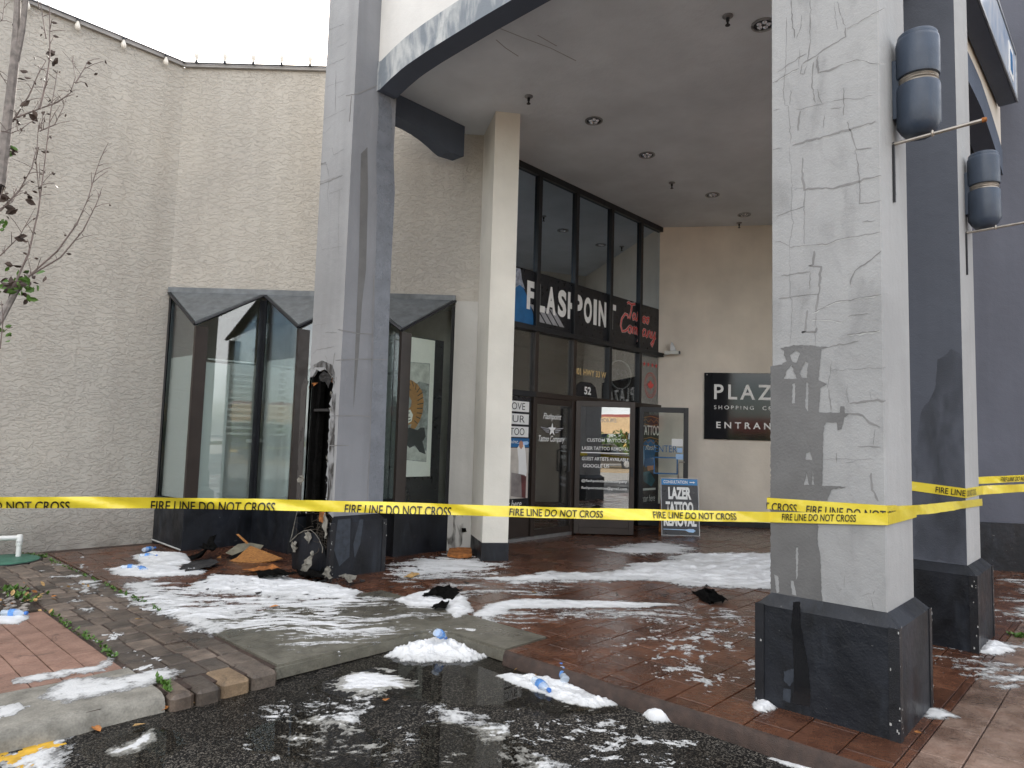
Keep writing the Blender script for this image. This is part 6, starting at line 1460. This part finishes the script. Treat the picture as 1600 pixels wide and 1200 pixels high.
# ================================================================== ACROSS THE STREET (behind the camera, seen mirrored in the glass)
def foliage(name, lab, c, rx, ry, rz, n, m, cat, leafs=.16):
    t = thing(name, lab, cat); co, fa = [], []
    for k in range(n):
        a, b = RNG.uniform(0, 2*math.pi), RNG.uniform(-.3, 1); r = RNG.uniform(.62, 1.05)*(1+.18*math.sin(5*a)+.14*math.sin(9*b+a))
        p = np.array([c[0]+rx*r*math.cos(a)*math.sqrt(max(.05, 1-b*b*.8)), c[1]+ry*r*math.sin(a)*math.sqrt(max(.05, 1-b*b*.8)), c[2]+rz*(b*.5+.5)*r])
        d1_, d2_ = RNG.normal(size=3), RNG.normal(size=3); d1_ *= leafs/np.linalg.norm(d1_); d2_ *= leafs*.6/np.linalg.norm(d2_)
        i = len(co); co += [p-d1_, p+d2_, p+d1_, p-d2_]; fa.append((i, i+1, i+2, i+3))
    me = bpy.data.meshes.new('crown'); me.from_pydata([tuple(v) for v in co], [], fa); link('crown', me, m, t)
    bm = bmesh.new(); addtube(bm, [(c[0], c[1], ASZ), (c[0]+.05, c[1], c[2]+rz*.5)], [.09, .05], 8); frombm('trunk', bm, bark, t)
    return t
dirt = simple('sunlit_verge', (.30, .22, .13), .9, .2, 2)
vg = prism('verge', [(*h2w(x, y).xy, ASZ) for x, y in ((-40, -15), (60, -15), (60, -24), (-40, -24))], ZA, .06, dirt); tag(vg, kind='structure')
for k, x in enumerate((-6, -2, 2.5, 5.2, 8.5, 13, 18)):
    p = h2w(x, -25-.6*(k % 2)); foliage('roadside_bush', f'{["low", "broad", "tall", "rounded", "dense", "loose", "wide"][k]} green bush across the street behind the viewer', (p.x, p.y, ASZ), 1.9, 1.6, 2.3, 900, hedge_m, 'bush')
def across_building(name, lab, c, w, dpt, h, m_wall, m_band):
    t = thing(name, lab, 'building'); d = h2w(1, 0)-h2w(0, 0); n = h2w(0, -1)-h2w(0, 0); o = h2w(*c)
    M = Matrix(((d.x, n.x, 0, o.x), (d.y, n.y, 0, o.y), (0, 0, 1, ASZ), (0, 0, 0, 1)))
    bm = bmesh.new(); addbox(bm, (-w/2, 0, 0), (w/2, dpt, h), M); frombm('wall', bm, m_wall, t)
    bm = bmesh.new(); addbox(bm, (-w/2-.2, -.4, h-1.0), (w/2+.2, dpt+.2, h+.3), M); frombm('fascia', bm, m_band, t)
    k = int(w/3)
    for i in range(k):
        x = -w/2+.6+i*(w-1.2)/k; f = bmesh.new(); addbox(f, (x, -.04, .5), (x+(w-1.2)/k-.5, .05, 2.6), M); ob = frombm('window', f, frame_black, t)
        f = bmesh.new(); addbox(f, (x+.08, -.06, .58), (x+(w-1.2)/k-.58, -.041, 2.52), M); frombm('pane', f, glass_tint, ob)
    bm = bmesh.new(); addbox(bm, (-w/2-.4, -1.2, h-1.15), (w/2+.4, 0, h-1.02), M); frombm('awning', bm, m_band, t)
across_building('restaurant_building', 'beige shop building with a dark red fascia far across the street', (9, -46), 22, 9, 4.2, wall_beige, simple('maroon_fascia', (.22, .06, .05), .6))
across_building('yellow_building', 'ochre shop building across the street behind the bushes', (15, -37), 16, 9, 3.6, simple('ochre_wall', (.48, .33, .10), .8), simple('tan_fascia', (.42, .30, .17), .7))
for k, (x, y) in enumerate(((3.5, -29), (20, -24), (33, -14), (-12, -29))):
    t = thing('utility_pole', ['utility pole behind the bushes', 'utility pole right of the red building', 'utility pole by the ochre building', 'leftmost utility pole across the street'][k], 'pole', 'utility poles across the street'); p = h2w(x, y)
    tube('mast', [(p.x, p.y, ASZ), (p.x, p.y, 10)], [.16, .11], bark, t, 10)
    d = (h2w(1, 0)-h2w(0, 0)); tube('crossarm', [p+ZA*9.2-d*1.2, p+ZA*9.2+d*1.2], .07, bark, t, 6); tube('crossarm', [p+ZA*8.4-d*.9, p+ZA*8.4+d*.9], .06, bark, t, 6)
def car(lab, c, yaw, paint):
    t = thing('parked_car', lab, 'car', 'cars across the street'); p = h2w(*c); M = Matrix.Translation((p.x, p.y, ASZ)) @ Matrix.Rotation(yaw, 4, 'Z')
    prof = [(-2.2, .35), (2.2, .35), (2.25, .75), (1.3, .98), (.6, 1.55), (-1.3, 1.6), (-2.0, 1.05), (-2.25, .95)]
    bm = bmesh.new(); addprism(bm, [M @ Vector((x, -.88, z)) for x, z in prof], M.to_3x3() @ YA, 1.76); frombm('body', bm, paint, t)
    for s in (-.885, .885):
        f = sheet('window', [M @ Vector((x, s, z)) for x, z in ((1.05, 1.02), (.52, 1.48), (-1.2, 1.52), (-1.75, 1.05))], glass_tint, t)
    for x in (-1.4, 1.4):
        for s in (-.9, .74):
            bm = bmesh.new(); addlathe(bm, [(.2, 0), (.33, .0), (.35, .03), (.35, .15), (.33, .17), (.2, .17)], 18, M @ Matrix.Translation((x, s+.17, .34)) @ Matrix.Rotation(math.pi/2, 4, 'X')); wh = frombm('wheel', bm, frame_black, t, True)
            bm = bmesh.new(); addlathe(bm, [(.05, -.005), (.19, .0), (.19, .175), (.05, .178)], 14, M @ Matrix.Translation((x, s+.17, .34)) @ Matrix.Rotation(math.pi/2, 4, 'X')); frombm('rim', bm, metal_grey, wh, True)
    for s in (-.7, .55):
        bm = bmesh.new(); addbox(bm, (2.2, s, .62), (2.27, s+.2, .78), M, .01); frombm('headlight', bm, white_paint, t); bm = bmesh.new(); addbox(bm, (-2.28, s, .75), (-2.2, s+.2, .92), M, .01); frombm('tail_light', bm, red_print, t)
car('dark parked car on the verge behind the viewer', (6.2, -20.5), math.radians(-47)+.2, simple('car_dark', (.05, .045, .04), .25))
car('white parked car further right across the street', (17, -19), math.radians(-47), white_paint)
fe = thing('fire_engine', 'red fire engine parked on the street behind the viewer', 'truck')
pF = h2w(26, -30); MF = Matrix.Translation((pF.x, pF.y, ASZ)) @ Matrix.Rotation(math.radians(-47), 4, 'Z')
bm = bmesh.new(); addbox(bm, (-4, -1.2, .6), (2, 1.2, 3.0), MF, .05); frombm('body', bm, red_print, fe); bm = bmesh.new(); addbox(bm, (2.05, -1.2, .5), (4.2, 1.2, 2.9), MF, .12); frombm('cab', bm, red_print, fe)
bm = bmesh.new(); addbox(bm, (-4.02, -1.215, 1.3), (4.0, 1.215, 1.55), MF); frombm('stripe', bm, white_paint, fe)
bm = bmesh.new(); addbox(bm, (2.5, -1.21, 1.75), (3.9, 1.21, 2.6), MF); frombm('cab_window', bm, glass_tint, fe)
for s in (-.3, .3): tube('ladder_rail', [MF @ Vector((-4, s, 3.2)), MF @ Vector((3.6, s, 3.5))], .05, metal_grey, fe, 6)
for k in range(12): tube('rung', [MF @ Vector((-3.8+k*.62, -.3, 3.21+k*.024)), MF @ Vector((-3.8+k*.62, .3, 3.21+k*.024))], .025, metal_grey, fe, 5)
for x in (-2.6, 3.1):
    for s in (-1.22, .92): bm = bmesh.new(); addlathe(bm, [(.25, 0), (.48, 0), (.5, .04), (.5, .26), (.48, .3), (.25, .3)], 20, MF @ Matrix.Translation((x, s+.3, .5)) @ Matrix.Rotation(math.pi/2, 4, 'X')); frombm('wheel', bm, frame_black, fe, True)
lathe('beacon', [(.12, 2.92), (.12, 3.08), (.08, 3.12)], orange_bit, fe, 12, MF @ Matrix.Translation((3.2, 0, 0)))
